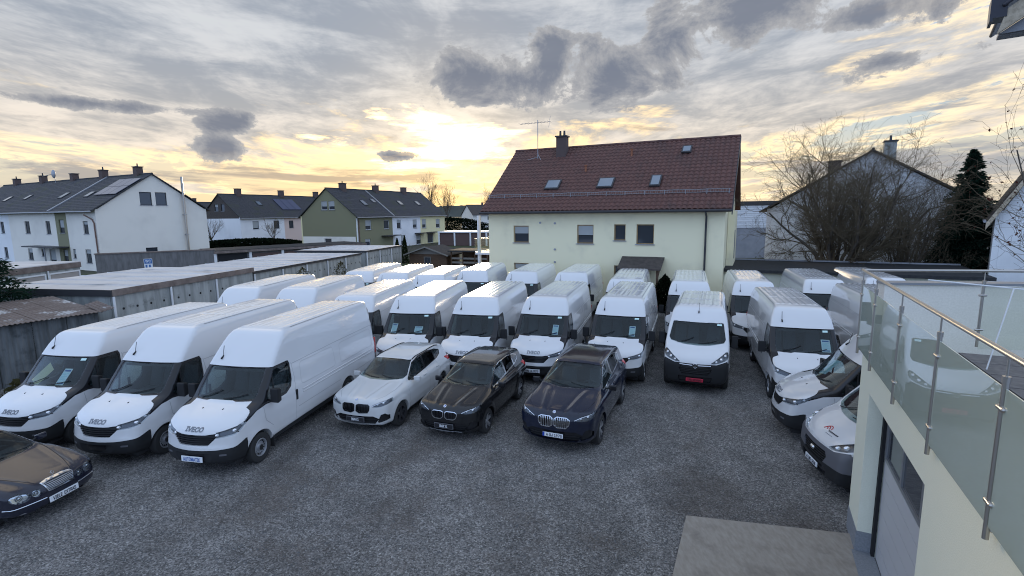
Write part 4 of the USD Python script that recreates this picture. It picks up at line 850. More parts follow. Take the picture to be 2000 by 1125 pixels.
speckled('terrace_tile', (.13, .12, .115), (.20, .185, .175), 9, .65, .2, .004)
speckled('corrugated_white', (.62, .64, .66), (.70, .72, .74), 3, .6)
speckled('hall_grey', (.22, .23, .25), (.28, .29, .31), 1, .7)
plain('white_trim', (.72, .72, .71), .5)
plain('grey_door', (.50, .50, .51), .45)
plain('brown_door', (.10, .06, .05), .6)
plain('beige_door', (.38, .34, .31), .65)
plain('dark_gap', (.012, .012, .013), .9)
plain('dark_metal', (.035, .035, .038), .45, .3)
plain('zinc', (.30, .31, .33), .4, .7)
plain('copper_pipe', (.16, .09, .07), .5, .3)
plain('brushed_steel', (.50, .47, .43), .30, 1.0)
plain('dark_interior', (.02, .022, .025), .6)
plain('blind_white', (.34, .36, .36), .7)
plain('solar_cell', (.03, .035, .06), .14, .0, .6)
plain('brick_dark', (.085, .06, .055), .9)
plain('sign_blue', (.06, .15, .36), .45)
plain('red_cloth', (.55, .03, .05), .8)
plain('purple_gutter', (.028, .028, .036), .35, .3)
plain('leaf_rust', (.10, .035, .025), .8)
plain('wood_board_grey', (.20, .19, .17), .85)
mat('house_glass', {'p': ('principled_bsdf', dict(base_color=(.022, .026, .032), roughness=.06, specular_ior_level=.8))})
mat('roof_glass', {'p': ('principled_bsdf', dict(base_color=(.05, .07, .09), roughness=.05, specular_ior_level=1.0, coat_weight=1.0, coat_ior=1.8))})
pane_glass('satin_glass', (.95, .965, .94), base=.02, rough=.0)
def frosted():
    n = {'t': ('transparent_bsdf', dict(color=(.80, .88, .84))), 'tr': ('translucent_bsdf', dict(color=(.62, .66, .58))), 'd': ('diffuse_bsdf', dict(color=(.50, .535, .47))), 'gl': ('glossy_bsdf', dict(color=(.95, .97, 1.0), roughness=.0)),
         'm0': ('mix_closure', dict(fac=.5)), 'm1': ('mix_closure', dict(fac=.19)), 'm2': ('mix_closure', {})}; l = []
    f = schlick(n, l, .05, 1.0)
    return mat('frosted_glass', n, l+[('tr.BSDF', 'm0.closure1'), ('d.BSDF', 'm0.closure2'), ('m0.closure', 'm1.closure1'), ('t.BSDF', 'm1.closure2'), (f, 'm2.fac'), ('m1.closure', 'm2.closure1'), ('gl.BSDF', 'm2.closure2')], 'm2.closure')
def leafy(name, a, b, tr=.25):
    n = {'g': ('geometry', {}), 'r': ('rgb_ramp', {'ramp': [(0, a), (1, b)]}), 'd': ('diffuse_bsdf', {}), 't': ('translucent_bsdf', {}), 'm': ('mix_closure', dict(fac=tr))}
    return mat(name, n, [('g.random_per_island', 'r.fac'), ('r.color', 'd.color'), ('r.color', 't.color'), ('d.BSDF', 'm.closure1'), ('t.BSDF', 'm.closure2')], 'm.closure')
frosted(); leafy('needles', (.020, .044, .030), (.058, .095, .062)); leafy('hedge_leaf', (.02, .032, .012), (.05, .065, .025)); leafy('ivy_leaf', (.012, .018, .010), (.03, .04, .018)); leafy('dry_leaf', (.075, .03, .022), (.16, .07, .05)); leafy('olive_leaf', (.05, .055, .02), (.10, .10, .045)); leafy('dry_grass', (.07, .065, .03), (.14, .12, .06))

# ---------------------------------------------------------------- ground
def rect(c): return Polygon(c)
g = np.linspace(-1, 1, 61); gg = np.sign(g)*np.abs(g)**2.2*3000
X, Y = np.meshgrid(gg, gg+20, indexing='ij'); i = np.arange(60*60); r = i//60*61+i % 60
grd = trimesh.Trimesh(np.stack([X.ravel(), Y.ravel(), 0*X.ravel()-.02], -1), np.vstack([np.stack([r, r+61, r+62], 1), np.stack([r, r+62, r+1], 1)]), process=False)
tag(put('ground', grd, 'soil'), 'bare grassy ground between and behind the houses', 'ground', kind='structure')
yard = Polygon([(-19.4, 14.0), (-16.6, 19.4), (-17.2, 21.6), (-12.0, 45.0), (-9.5, 53), (-2.0, 44), (-2.2, 35.3), (11.9, 28.5), (20, 24.5), (9, 8.5), (1.5, -1.5), (-6, -4), (-24, -4), (-24, 13)])
ym = trimesh.creation.extrude_polygon(yard, .01, engine='earcut'); ym.apply_translation((0, 0, -.01))
tag(put('gravel_yard', ym, 'gravel'), 'grey gravel yard the vans and cars stand on', 'gravel', kind='structure')
W = np.array([-.43, -.903]); Wn = np.array([.903, -.43])                      # along the garage wall towards the viewer; into the building
P0 = np.array([6.15, 8.72])
def gw(x, y): return P0+W*x+Wn*y
a, b, c, d = np.array([3.28, 9.04]), np.array([6.12, 8.40]), gw(8.5, -.01), np.array([3.28, 9.04])+W*8.6
sl = trimesh.creation.extrude_polygon(Polygon([a, b, c, d]), .07, engine='earcut'); sl.apply_translation((0, 0, -.01))
tag(put('concrete_slab', sl, 'concrete_slab'), 'worn concrete slab in front of the garage door', 'slab', kind='structure')
# loose chippings on the yard near the viewer
def chips():
    n = 9000; r = np.random.default_rng(5)
    x, y = r.uniform(-9, 7.5, n), r.uniform(6.2, 15, n); ok = np.array([not Polygon([a, b, c, d]).buffer(.05).contains(shapely.Point(p)) for p in zip(x, y)]) & (((x-P0[0])*Wn[0]+(y-P0[1])*Wn[1]) < -.1) ; x, y = x[ok], y[ok]; n = len(x)
    base = np.array([(1, 0, 0), (-1, 0, 0), (0, 1, 0), (0, -1, 0), (0, 0, 1)], float); f = np.array([(0, 2, 4), (2, 1, 4), (1, 3, 4), (3, 0, 4)])
    s = r.uniform(.008, .024, n)[:, None, None]; v = base[None]*s*r.uniform(.6, 1.4, (n, 5, 3)); th = r.uniform(0, 6.28, n); cs, sn = np.cos(th)[:, None], np.sin(th)[:, None]
    v = np.stack([v[..., 0]*cs-v[..., 1]*sn+x[:, None], v[..., 0]*sn+v[..., 1]*cs+y[:, None], v[..., 2]*.8], -1).reshape(-1, 3)
    return trimesh.Trimesh(v, (f[None]+5*np.arange(n)[:, None, None]).reshape(-1, 3), process=False)
n_ = {'g': ('geometry', {}), 'r': ('rgb_ramp', {'ramp': [(0, (.12, .12, .12)), (.6, (.26, .255, .25)), (1, (.48, .47, .45))]}), 'p': ('principled_bsdf', dict(roughness=.9, specular_ior_level=.2))}
mat('chipping', n_, [('g.random_per_island', 'r.fac'), ('r.color', 'p.base_color')])
tag(put('loose_gravel', chips(), 'chipping'), 'loose grey chippings scattered on the yard', 'gravel', kind='stuff')

# ---------------------------------------------------------------- houses
def extr(poly, t): return trimesh.creation.extrude_polygon(poly, t, engine='earcut')
def face(kind, L_=0.0):
    """maps wall coordinates (along, inwards, up) into a house's own frame"""
    T = np.eye(4)
    if kind == 'front': pass
    elif kind == 'right': T[:3, :3] = [[0, -1, 0], [1, 0, 0], [0, 0, 1]]; T[0, 3] = L_
    elif kind == 'left': T[:3, :3] = [[0, 1, 0], [1, 0, 0], [0, 0, 1]]
    return T
def on(T, m):
    m = to_tm(m).copy(); m.apply_transform(T)
    if np.linalg.det(T[:3, :3]) < 0: m.invert()
    return m
def wall_panel(outline, holes, t=.25):
    p = Polygon(outline)
    for q in holes: p = p.difference(shapely.box(q[0], q[2], q[1], q[3]))
    ms = [extr(q, t) for q in getattr(p, 'geoms', [p])]; m = cat_(ms)
    v = np.array(m.vertices); return trimesh.Trimesh(np.stack([v[:, 0], t-v[:, 2], v[:, 1]], -1), m.faces, process=False)
def window(par, T, x0, x1, z0, z1, frame='white_trim', rec=.10, mull=1, blind=0.0, sill=True, name='window', fw_=.06, glass='house_glass', sillm=None):
    w = fw_; fr = [box(x0, x1, rec, rec+.06, z0, z0+w), box(x0, x1, rec, rec+.06, z1-w, z1), box(x0, x0+w, rec, rec+.06, z0+w, z1-w), box(x1-w, x1, rec, rec+.06, z0+w, z1-w)]
    for k in range(1, mull): xm = x0+(x1-x0)*k/mull; fr.append(box(xm-w*.6, xm+w*.6, rec+.002, rec+.058, z0+w, z1-w))
    p = put(name, on(T, cat_(fr)), frame, par)
    put('pane', on(T, box(x0+w*.8, x1-w*.8, rec+.03, rec+.04, z0+w*.8, z1-w*.8)), glass, p)
    if blind: put('blind', on(T, box(x0+w, x1-w, rec+.012, rec+.028, z1-w-(z1-z0-2*w)*blind, z1-w)), 'blind_white', p)
    if sill: put('sill', on(T, box(x0-.06, x1+.06, -.06, rec-.002, z0-.05, z0)), sillm or 'zinc', p)
    return p
def slab_roof(L_, D, ze, zr, oe, og, t, side, rows=0):
    """one roof plane as a slab; side 0 front, 1 back"""
    s = (zr-ze)/(D/2); y0, z0 = -oe, ze-oe*s
    pts = [(y0, z0), (D/2, zr), (D/2, zr+t), (y0, z0+t)]
    if side: pts = [(D-y, z) for y, z in pts][::-1]
    return to_tm(prism_side(pts, -og, L_+og))
def course_roof(L_, D, ze, zr, oe, og, side, wave=.30, course=.36, amp=.042, step=.06, lift=.10):
    """a tiled roof plane: overlapping courses with a wavy profile"""
    s = (zr-ze)/(D/2); y0, y1 = -oe, D/2+.02; ln = math.hypot(1, s); nc = max(int((y1-y0)*ln/course), 2)
    nx = int((L_+2*og)/wave*5)+1; xs = np.linspace(-og, L_+og, nx); wv = amp*(np.abs(np.sin(xs/wave*PI))**.7*2-1)
    rows = []
    for k in range(nc):
        for e, h in ((0, step), (1, 0.0)):
            y = y0+(y1-y0)*(k+e)/nc; rows.append((y, ze+s*y+lift+h))
    V = np.array([[(x, y, z+w*1.0) for x, w in zip(xs, wv)] for y, z in rows]).reshape(-1, 3)
    R = len(rows); i = np.arange((R-1)*(nx-1)); r = i//(nx-1)*nx+i % (nx-1)
    F = np.vstack([np.stack([r, r+1, r+nx+1], 1), np.stack([r, r+nx+1, r+nx], 1)])
    if side: V[:, 1] = D-V[:, 1]; F = F[:, ::-1]
    return trimesh.Trimesh(V, F, process=False)
def roof_at(D, ze, zr):
    s = (zr-ze)/(D/2); return lambda y: ze+s*y
def roof_box(D, ze, zr, x0, x1, y0, y1, h0, h1):
    """a box lying on the front roof plane"""
    s = (zr-ze)/(D/2); n = np.array([0, -s, 1])/math.hypot(1, s)
    P = [np.array([x, y, ze+s*y])+n*h for h in (h0, h1) for y in (y0, y1) for x in (x0, x1)]
    return m3.Manifold.hull_points(np.array(P))
def skylight(par, D, ze, zr, x0, x1, y0, y1, lift=.1, name='roof_window'):
    p = put(name, roof_box(D, ze, zr, x0, x1, y0, y1, lift-.02, lift+.07), 'dark_metal', par)
    put('pane', roof_box(D, ze, zr, x0+.08, x1-.08, y0+.08, y1-.08, lift+.07, lift+.085), 'roof_glass', p)
    return p
def chimney(par, x, y, z0, z1, w=.6, d=.6, m='brick_dark', cap=True, pot=0):
    p = put('chimney', box(x-w/2, x+w/2, y-d/2, y+d/2, z0, z1), m, par)
    put('chimney_cap', box(x-w/2-.07, x+w/2+.07, y-d/2-.07, y+d/2+.07, z1, z1+.09), 'dark_metal' if cap else m, p)
    for k in range(pot): xx = x+(k-(pot-1)/2)*.3; put('chimney_pot', to_tm(m3.Manifold.cylinder(.35, .09, .07, 12).translate((xx, y, z1+.09))), 'dark_metal', p)
    return p
def gable_outline(D, ze, zr, y0=0.0): return [(0, y0), (D, y0), (D, ze), (D/2, zr), (0, ze)]
def house(name, label, O, rz, L_, D, ze, zr, wall='white_render', roof='dark_tile', front=(), gable_r=(), gable_l=(), oe=.5, og=.3, facade=None, frame='white_trim', gm=None, tiles=False, cat='house', wm=1, low=None, group=None, blinds=(), t=.25):
    h = thing(name, label, cat, (O[0], O[1], 0), rz, group)
    F, R, Lf = face('front'), face('right', L_), face('left')
    segs = facade or [(0, L_, wall)]
    for (x0, x1, m) in segs:
        holes = [q for q in front if x0 <= q[0] < x1]
        put('wall', wall_panel([(x0, 0), (x1, 0), (x1, ze), (x0, ze)], holes, t), m, h)
    put('wall', on(np.array([[-1., 0, 0, L_], [0, -1, 0, D], [0, 0, 1, 0], [0, 0, 0, 1]]), wall_panel([(0, 0), (L_, 0), (L_, ze), (0, ze)], [], t)), segs[-1][2], h)
    gl, gr_ = (gm, gm) if isinstance(gm, str) or gm is None else gm
    e = .004
    for T, holes, m in ((R, gable_r, gr_ or segs[-1][2]), (Lf, gable_l, gl or segs[0][2])):
        if low and T is Lf:
            put('gable_wall', on(T, wall_panel([(t+e, low[0]), (D-t-e, low[0]), (D-t-e, ze), (D/2, zr), (t+e, ze)], [q for q in holes if q[2] > low[0]], t)), m, h)
            put('gable_wall', on(T, wall_panel([(t+e, 0), (D-t-e, 0), (D-t-e, low[0]-.004), (t+e, low[0]-.004)], [q for q in holes if q[2] < low[0]], t)), low[1], h)
        else: put('gable_wall', on(T, wall_panel([(t+e, 0), (D-t-e, 0), (D-t-e, ze), (D/2, zr), (t+e, ze)], holes, t)), m, h)
    # the corner strips that close the wall ends
    rf = put('roof', slab_roof(L_, D, ze, zr, oe, og, .10, 0), roof, h); put('roof', slab_roof(L_, D, ze, zr, oe, og, .10, 1), roof, h)
    for sd in (0, 1):
        tp = course_roof(L_, D, ze, zr, oe+.04, og-.02, sd) if tiles else course_roof(L_, D, ze, zr, oe+.04, og-.02, sd, .9, .34, .006, .03)
        put('roof_tiles', tp, roof, h, kind='stuff')
    put('ridge', tube([(-og, D/2, zr+.13), (L_+og, D/2, zr+.13)], .10, 8), roof, h)
    s = (zr-ze)/(D/2); gz_ = ze-oe*s+.02
    put('gutter', tube([(-og, -oe-.09, gz_), (L_+og, -oe-.09, gz_)], .07, 8), 'zinc' if roof != 'red_tile' else 'dark_metal', h)
    rng2 = np.random.default_rng(int(abs(O[0])*10)+3)
    for T, qs in ((F, front), (R, gable_r), (Lf, gable_l)):
        for k, q in enumerate(qs):
            kw = dict(frame=frame, mull=wm, blind=float(rng2.choice([0, 0, .35, .6])) if not blinds else blinds[k % len(blinds)])
            if len(q) > 4: kw.update(q[4])
            window(h, T, *q[:4], **kw)
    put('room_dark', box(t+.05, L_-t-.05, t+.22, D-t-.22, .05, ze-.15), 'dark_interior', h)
    return h

# the long house with the red roof behind the vans
MO, MZ = (-1.53, 35.13), -26
wins = [(1.87, 2.98, 3.82, 4.93), (6.30, 7.37, 3.82, 4.99), (8.66, 9.37, 4.04, 5.02), (10.02, 11.05, 3.84, 5.02), (1.87, 2.96, 1.35, 2.46), (8.70, 9.45, 1.30, 2.52), (9.70, 10.7, .1, 2.1, dict(sill=False, glass='brown_door', frame='brown_wood'))]
MD, ME, MR = 10.4, 6.2, 10.25
mh = house('red_roofed_house', 'long cream house with a red tiled roof and three roof windows behind the vans', MO, MZ, 14.9, MD, ME, MR, 'cream_render', 'red_tile', wins, (), [(1.0, 1.9, 3.9, 4.9)], .55, .36, None, 'window_wood', tiles=True, blinds=(.45, .55, 0, 0, .3, 0, 0))
for x0, x1, y0, y1 in ((3.6, 4.6, 1.22, 2.02), (7.17, 8.2, 1.2, 2.02), (10.46, 11.1, 1.2, 2.08)): skylight(mh, MD, ME, MR, x0, x1, y0, y1, .16)
skylight(mh, MD, ME, MR, 11.9, 12.5, 3.9, 4.5, .2, 'roof_hatch')
chimney(mh, 3.62, 4.55, 9.2, 11.05, .72, .6, 'brick_dark', True, 2)
fl = roof_box(MD, ME, MR, 3.2, 4.05, 2.55, 4.3, .145, .152)
mast = put('antenna_mast', tube([(1.85, 4.25, 9.2), (1.85, 4.25, 12.35)], .028, 8), 'zinc', mh)
put('antenna_boom', tube([(.55, 4.0, 12.12), (2.75, 4.5, 12.2)], .016, 6), 'zinc', mast)
put('antenna_elements', cat_([tube([(x, 4.0+.227*(x-.55)-.32-.1*k/9, 12.12+.04*(x-.55)), (x, 4.0+.227*(x-.55)+.32+.1*k/9, 12.12+.04*(x-.55))], .008, 5) for k, x in enumerate(np.linspace(.6, 2.65, 10))]+[tube([(2.62, 4.45, 11.8), (2.72, 4.5, 12.6)], .010, 5)]), 'zinc', mast)
put('mast_bracket', cat_([tube([(1.2, 3.9, 9.55), (1.85, 4.25, 9.75)], .02, 6), tube([(2.3, 4.0, 9.3), (1.85, 4.25, 9.95)], .02, 6)]), 'zinc', mast)
for x, y in ((5.95, 2.75), (8.7, 4.05)):
    z = roof_at(MD, ME, MR)(y); put('vent_pipe', to_tm(m3.Manifold.cylinder(.42, .07, .07, 14).translate((x, y, z+.05))+m3.Manifold.cylinder(.06, .11, .11, 14).translate((x, y, z+.47))), 'orange_tile', mh)
sg = [tube([(-.3, .55, roof_at(MD, ME, MR)(.55)+.36), (15.1, .55, roof_at(MD, ME, MR)(.55)+.36)], .016, 6), tube([(-.3, .55, roof_at(MD, ME, MR)(.55)+.20), (15.1, .55, roof_at(MD, ME, MR)(.55)+.20)], .012, 6)]
put('snow_guard', cat_(sg), 'zinc', mh)
for x in np.linspace(-.2, 15.0, 14): put('guard_bracket', tube([(x, .55, ME+.5), (x, .55, roof_at(MD, ME, MR)(.55)+.38)], .018, 6), 'zinc', mh)
put('guard_bars', cat_([tube([(x, .55, roof_at(MD, ME, MR)(.55)+.18), (x, .55, roof_at(MD, ME, MR)(.55)+.36)], .006, 4) for x in np.linspace(-.2, 15.0, 110)]), 'zinc', mh, kind='stuff')
put('downpipe', tube([(13.92, -.62, 5.7), (13.92, -.10, 5.45), (13.92, -.07, .05)], .055, 10), 'dark_metal', mh)
put('bargeboard', to_tm(prism_side([(-.60, ME-.62*.78-.16), (MD/2, MR-.18), (MD/2, MR+.14), (-.60, ME-.62*.78+.12)], 15.24, 15.29)), 'dark_metal', mh)
put('soffit', box(-.30, 15.2, -.50, -.02, ME-.50, ME-.47), 'brown_wood', mh)
for x, z in ((3.8, 5.12), (4.82, 5.09), (4.82, 3.42), (4.82, 2.6)): put('vent_cover', to_tm(m3.Manifold.cylinder(.05, .07, .07, 14).rotate((90, 0, 0)).translate((x, 0, z))), 'zinc', mh)
cp = put('door_canopy', to_tm(prism_side([(-1.25, 2.42), (-.02, 3.02), (-.02, 3.10), (-1.25, 2.50)], 9.2, 11.7)), 'brown_tile', mh)
for x in (9.4, 11.5): put('canopy_post', box(x-.06, x+.06, -1.15, -1.03, .02, 2.44), 'brown_wood', cp); put('canopy_brace', tube([(x, -1.1, 1.9), (x, -.05, 2.75)], .05, 6), 'brown_wood', cp)
bal = put('balcony_floor', box(-1.7, -.30, 1.0, 4.2, 2.85, 3.0), 'white_trim', mh)
put('balcony_glass', box(-1.7, -.30, .98, 1.0, 3.05, 4.0), 'satin_glass', bal); put('balcony_glass', box(-1.72, -1.70, 1.0, 4.2, 3.05, 4.0), 'satin_glass', bal)
put('balcony_column', to_tm(m3.Manifold.cylinder(5.6, .13, .13, 16).translate((-1.45, 1.2, 0))), 'white_trim', bal)
bay = put('stair_bay', box(14.92, 15.3, 2.2, 5.0, 0, 5.75), 'cream_render', mh); put('bay_window', box(15.3, 15.32, 2.6, 3.0, 2.9, 4.6), 'house_glass', bay)

# the white terrace on the left
AO, AZ = (-79.4, 73.8), -28.1
wa = [(37.04, 38.13, 4.04, 5.42, dict(blind=.25)), (31.5, 32.7, 4.1, 5.6, dict(blind=.6)), (28.15, 29.3, 3.96, 5.44), (22.6, 23.9, 3.97, 5.44), (15.4, 16.5, 3.95, 5.4), (9.0, 10.2, 3.95, 5.4), (36.8, 38.05, .86, 2.34, dict(blind=.3)), (33.95, 34.62, 1.31, 2.33), (31.6, 32.7, .1, 2.2, dict(sill=False)), (28.1, 29.7, .1, 2.15, dict(sill=False)), (26.1, 26.7, 1.25, 2.16), (22.4, 23.7, .75, 2.14), (15.4, 16.5, .8, 2.14)]
ga = [(4.45, 5.72, 7.12, 8.6, dict(mull=1)), (6.12, 7.35, 7.12, 8.6), (4.5, 5.75, 1.75, 2.28, dict(sill=False))]
ah = house('white_terrace', 'long white terraced house with solar panels at its gable end', AO, AZ, 40, 11.9, 6.7, 10.6, 'white_render', 'dark_tile', wa, ga, (), .45, .22, [(0, 18.2, 'cool_white_render'), (18.2, 30.72, 'white_render'), (30.72, 33.4, 'olive_render'), (33.4, 40, 'white_render')], 'dark_metal', 'white_render', cat='terraced house')
AD, AE, AR = 11.9, 6.7, 10.6
for k in range(3):
    for j in range(2): put('solar_panel', roof_box(AD, AE, AR, 35.35+k*1.58, 35.35+k*1.58+1.52, 2.2+j*1.42, 2.2+j*1.42+1.36, .2, .25), 'solar_cell', ah)
for x0, x1, y0, y1 in ((33.2, 34.2, 2.0, 2.95), (26.9, 27.9, 2.0, 3.05), (17.0, 17.9, 2.1, 3.0), (11.2, 12.2, 1.9, 2.9)): skylight(ah, AD, AE, AR, x0, x1, y0, y1, .12)
put('fire_wall_cap', roof_box(AD, AE, AR, 30.25, 30.55, -.4, 5.9, .10, .2), 'zinc', ah)
for x, hgt in ((37.3, 1.0), (29.4, 1.0), (21.9, .9), (13.0, 1.0), (4.5, .9)): chimney(ah, x, 5.95, 10.2, 10.55+hgt, .8, .7, 'brick_dark', True, 1 if x != 21.9 else 0)
dsh = m3.Manifold.sphere(.55, 24).scale((1, .25, 1)).translate((18.2, 5.2, 11.6)); dp = put('satellite_dish', dsh, 'zinc', ah, 40); put('dish_arm', tube([(18.2, 5.3, 10.4), (18.2, 5.3, 11.6), (17.2, 4.4, 11.3)], .04, 6), 'zinc', dp)
put('downpipe', tube([(38.7, -.5, 6.1), (39.5, -.15, 5.6), (39.72, -.10, 5.2), (39.78, -.10, .05)], .07, 8), 'copper_pipe', ah)
put('flue_pipe', tube([(40.28, 9.12, 1.7), (40.28, 9.12, 10.5)], .13, 12), 'brushed_steel', ah)
for z in (3.6, 6.0): put('flue_clamp', box(40.0, 40.42, 8.96, 9.28, z, z+.06), 'zinc', ah)
cn = put('door_canopy', box(25.2, 33.2, -1.5, -.02, 2.45, 2.57), 'dark_metal', ah); put('canopy_post', box(30.6, 30.72, -1.4, -1.28, .02, 2.44), 'zinc', cn)

# the olive and white terrace in the middle
BO, BZ = (-24, 80), 68.3
wb = [(2.2, 3.7, 3.3, 4.8), (7.1, 8.6, 3.25, 4.75), (10.9, 12.2, 3.2, 4.75), (16.0, 17.4, 3.1, 4.7), (19.2, 20.7, 3.0, 4.7), (24.4, 26.0, 2.95, 4.65), (1.95, 3.3, .6, 1.85), (12.0, 13.4, .3, 2.0), (17.0, 19.0, .05, 2.0, dict(sill=False)), (21.0, 23.2, .05, 2.0, dict(sill=False)), (25.2, 26.8, .7, 2.0)]
gb = [(5.45, 6.65, 6.5, 7.9, dict(blind=.6)), (4.0, 5.2, 6.5, 7.9, dict(blind=.6)), (5.0, 6.4, .7, 2.0)]
bh = house('olive_terrace', 'terraced house with an olive gable and white and yellow fronts', BO, BZ, 28, 11, 5.55, 9.8, 'olive_render', 'dark_tile', wb, (), gb, .4, .2, [(0, 9.6, 'olive_render'), (9.6, 18.6, 'cool_white_render'), (18.6, 28, 'yellow_render')], 'white_trim', ('olive_render', 'yellow_render'), cat='terraced house', low=(2.3, 'white_render'))
for x0, x1, y0, y1 in ((4.8, 5.8, 2.0, 3.1), (8.0, 8.9, 2.6, 3.5), (15.5, 16.6, 2.2, 3.2), (21.5, 22.6, 2.2, 3.2)): skylight(bh, 11, 5.55, 9.8, x0, x1, y0, y1, .12)
put('fire_wall_cap', roof_box(11, 5.55, 9.8, 9.5, 9.8, -.3, 5.4, .10, .2), 'zinc', bh)
for x, pt in ((3.7, 1), (12.5, 1), (21.4, 0)): chimney(bh, x, 5.3, 9.4, 10.75, .95, .8, 'brick_dark', True, pt)
put('corner_strip', box(-.04, .25, -.04, 0, 0, 5.2), 'white_trim', bh); put('downpipe', tube([(.5, -.1, 5.0), (.5, -.1, .05)], .07, 8), 'copper_pipe', bh)
for x0, x1 in ((6.3, 10.2), (16.5, 19.8), (20.6, 24.0)): put('door_canopy', box(x0, x1, -1.3, -.02, 2.05, 2.2), 'dark_metal', bh)

# the grey-gabled terrace further back
CO, CZ = (-54, 103), 68
wc = [(2.9, 4.4, 3.0, 4.6, dict(blind=.9)), (8.3, 9.8, 2.95, 4.6), (12.5, 13.8, 2.9, 4.55), (18, 19.4, 2.9, 4.5)]
chh = house('grey_gabled_terrace', 'white terraced house with a dark shingled gable, further back in the middle', CO, CZ, 40, 11, 5.5, 10.05, 'cool_white_render', 'dark_tile', wc, (), [(5.8, 6.8, 6.7, 8.1), (4.0, 5.0, 6.7, 8.1)], .4, .2, [(0, 11.2, 'cool_white_render'), (11.2, 40, 'pink_render')], 'dark_metal', ('brown_tile', 'pink_render'), cat='terraced house', low=(5.2, 'cool_white_render'))
for k in range(3): put('solar_panel', roof_box(11, 5.5, 10.05, 12.5+k*1.9, 14.3+k*1.9, 1.6, 4.4, .2, .25), 'solar_cell', chh)
skylight(chh, 11, 5.5, 10.05, 7.2, 8.3, 2.8, 3.8, .12)
for x in (4.5, 16.0, 27.0, 34.0): chimney(chh, x, 5.3, 9.7, 11.3, 1.0, .9)

# the white gable behind the bare willow, right
RO, RZ = (30.3, 32.9), 60
rh = house('white_gabled_house', 'white house with a wide low gable behind the bare willow', RO, RZ, 13, 12.6, 5.85, 9.65, 'cool_white_render', 'brown_tile', (), (), [(6.0, 7.2, 3.3, 4.5), (10.6, 11.9, .6, 2.0, dict(glass='brown_door', frame='brown_wood'))], .5, .35, None, 'white_trim', cat='house')
chimney(rh, 1.6, 5.2, 8.6, 10.35, .85, .7, 'stained_concrete', True, 1); chimney(rh, 2.2, 8.4, 7.8, 9.2, 1.2, .8, 'brick_dark', True, 0)
# white gable at the right edge
EU = np.array([math.cos(math.radians(-132)), math.sin(math.radians(-132))]); EO = np.array([24.6, 26.2])-10*EU
eh = house('white_edge_house', 'white gable with a steep timber verge at the right edge of the view', EO, -132, 10, 8, 5.6, 13.0, 'cool_white_render', 'brown_tile', (), [(4.5, 5.7, 2.6, 3.9)], (), .30, .40, None, 'white_trim')
put('bargeboard', to_tm(prism_side([(-.34, 5.6-.34*1.85-.34), (4.0, 12.66), (4.0, 13.0), (-.34, 5.6-.34*1.85+.02)], 10.41, 10.46)), 'weathered_wood', eh)
# further roofs behind
for (nm, lb, O, rz, L_, D, ze, zr, wl, rf) in (
    ('far_house', 'dark-roofed house just behind the steel flue of the white terrace', (-74, 118), 68, 16, 11, 5.4, 9.0, 'white_render', 'dark_tile'),
    ('far_house', 'low house behind the ridge of the grey-gabled terrace', (-52, 150), 68, 30, 11, 5.6, 10.3, 'cool_white_render', 'brown_tile'),
    ('far_house', 'small house half hidden behind the gap beside the red-roofed house', (-14, 190), 30, 16, 10, 5, 8.5, 'white_render', 'brown_tile'),
    ('far_house', 'brown-roofed house peeping out behind the conifer', (40, 58), 20, 12, 10, 5.2, 8.6, 'yellow_render', 'orange_tile')):
    fh = house(nm, lb, O, rz, L_, D, ze, zr, wl, rf, [(2, 3.3, 3.0, 4.4), (6, 7.3, 3.0, 4.4)], (), (), .4, .3); chimney(fh, L_*.4, D/2, zr-.3, zr+1.0)
# grey hall between the two houses on the right
hl = thing('industrial_hall', 'grey and white metal hall between the red-roofed house and the willow', 'hall', (25.5, 62, 0), -8)
put('lower_wall', box(-4, 14, 0, 12, 0, 3.6), 'hall_grey', hl); put('upper_cladding', cat_([box(-4, 14, -.05-.04*(k % 2), 12, 3.62+k*.24, 3.62+k*.24+.22) for k in range(11)]), 'corrugated_white', hl, kind='stuff'); put('roof_edge', box(-4.2, 14.2, -.2, 12.2, 6.3, 6.75), 'dark_metal', hl)

# ---------------------------------------------------------------- garages and sheds on the left
def garage_row(name, label, O, rz, L_, D, h, n, roofm='roof_membrane', fas=.28, wall='stained_concrete', strip='white_trim', vents=True, fascia='fascia_brown', group=None):
    g_ = thing(name, label, 'garage row', (O[0], O[1], 0), rz, group)
    w = L_/n
    for k in range(n):
        put('wall_panel', box(k*w+.012, (k+1)*w-.012, 0, .12, 0, h-fas), wall, g_)
        if vents:
            for q in (.15, .38, .62, .86): put('vent_hole', to_tm(m3.Manifold.cylinder(.02, .055, .055, 12).rotate((90, 0, 0)).translate((k*w+w*q, .012, h-fas-.62))), 'dark_gap', g_)
        put('downpipe', tube([(k*w, -.06, 0), (k*w, -.06, h-fas-.02)], .05, 8), strip, g_)
    m_ = int(D//2.2)
    for k in range(m_): put('end_panel', box(-.012 if False else 0, .12, .13+k*(D-.26)/m_+.008, .13+(k+1)*(D-.26)/m_-.008, 0, h-fas), wall, g_)
    put('wall_panel', box(.13, L_, D-.12, D, 0, h-fas), wall, g_); put('end_panel', box(L_-.12, L_, .13, D-.13, 0, h-fas), wall, g_)
    put('fascia', box(-.06, L_+.06, -.08, -.02, h-fas, h), fascia, g_); put('end_fascia', box(-.12, -.06, -.08, D+.05, h-fas, h), 'dark_metal', g_)
    put('roof', box(-.06, L_+.06, -.02, D+.05, h-.10, h-.02), roofm, g_)
    for k in range(1, n*2): put('roof_seam', box(k*w/2-.02, k*w/2+.02, 0, D, h-.02, h+.012), roofm, g_)
    return g_
garage_row('garage_row', 'nearest precast garage row with a brown fascia and stained concrete panels', (-17.3, 21.9), 79.3, 8.95, 7.0, 2.72, 3)
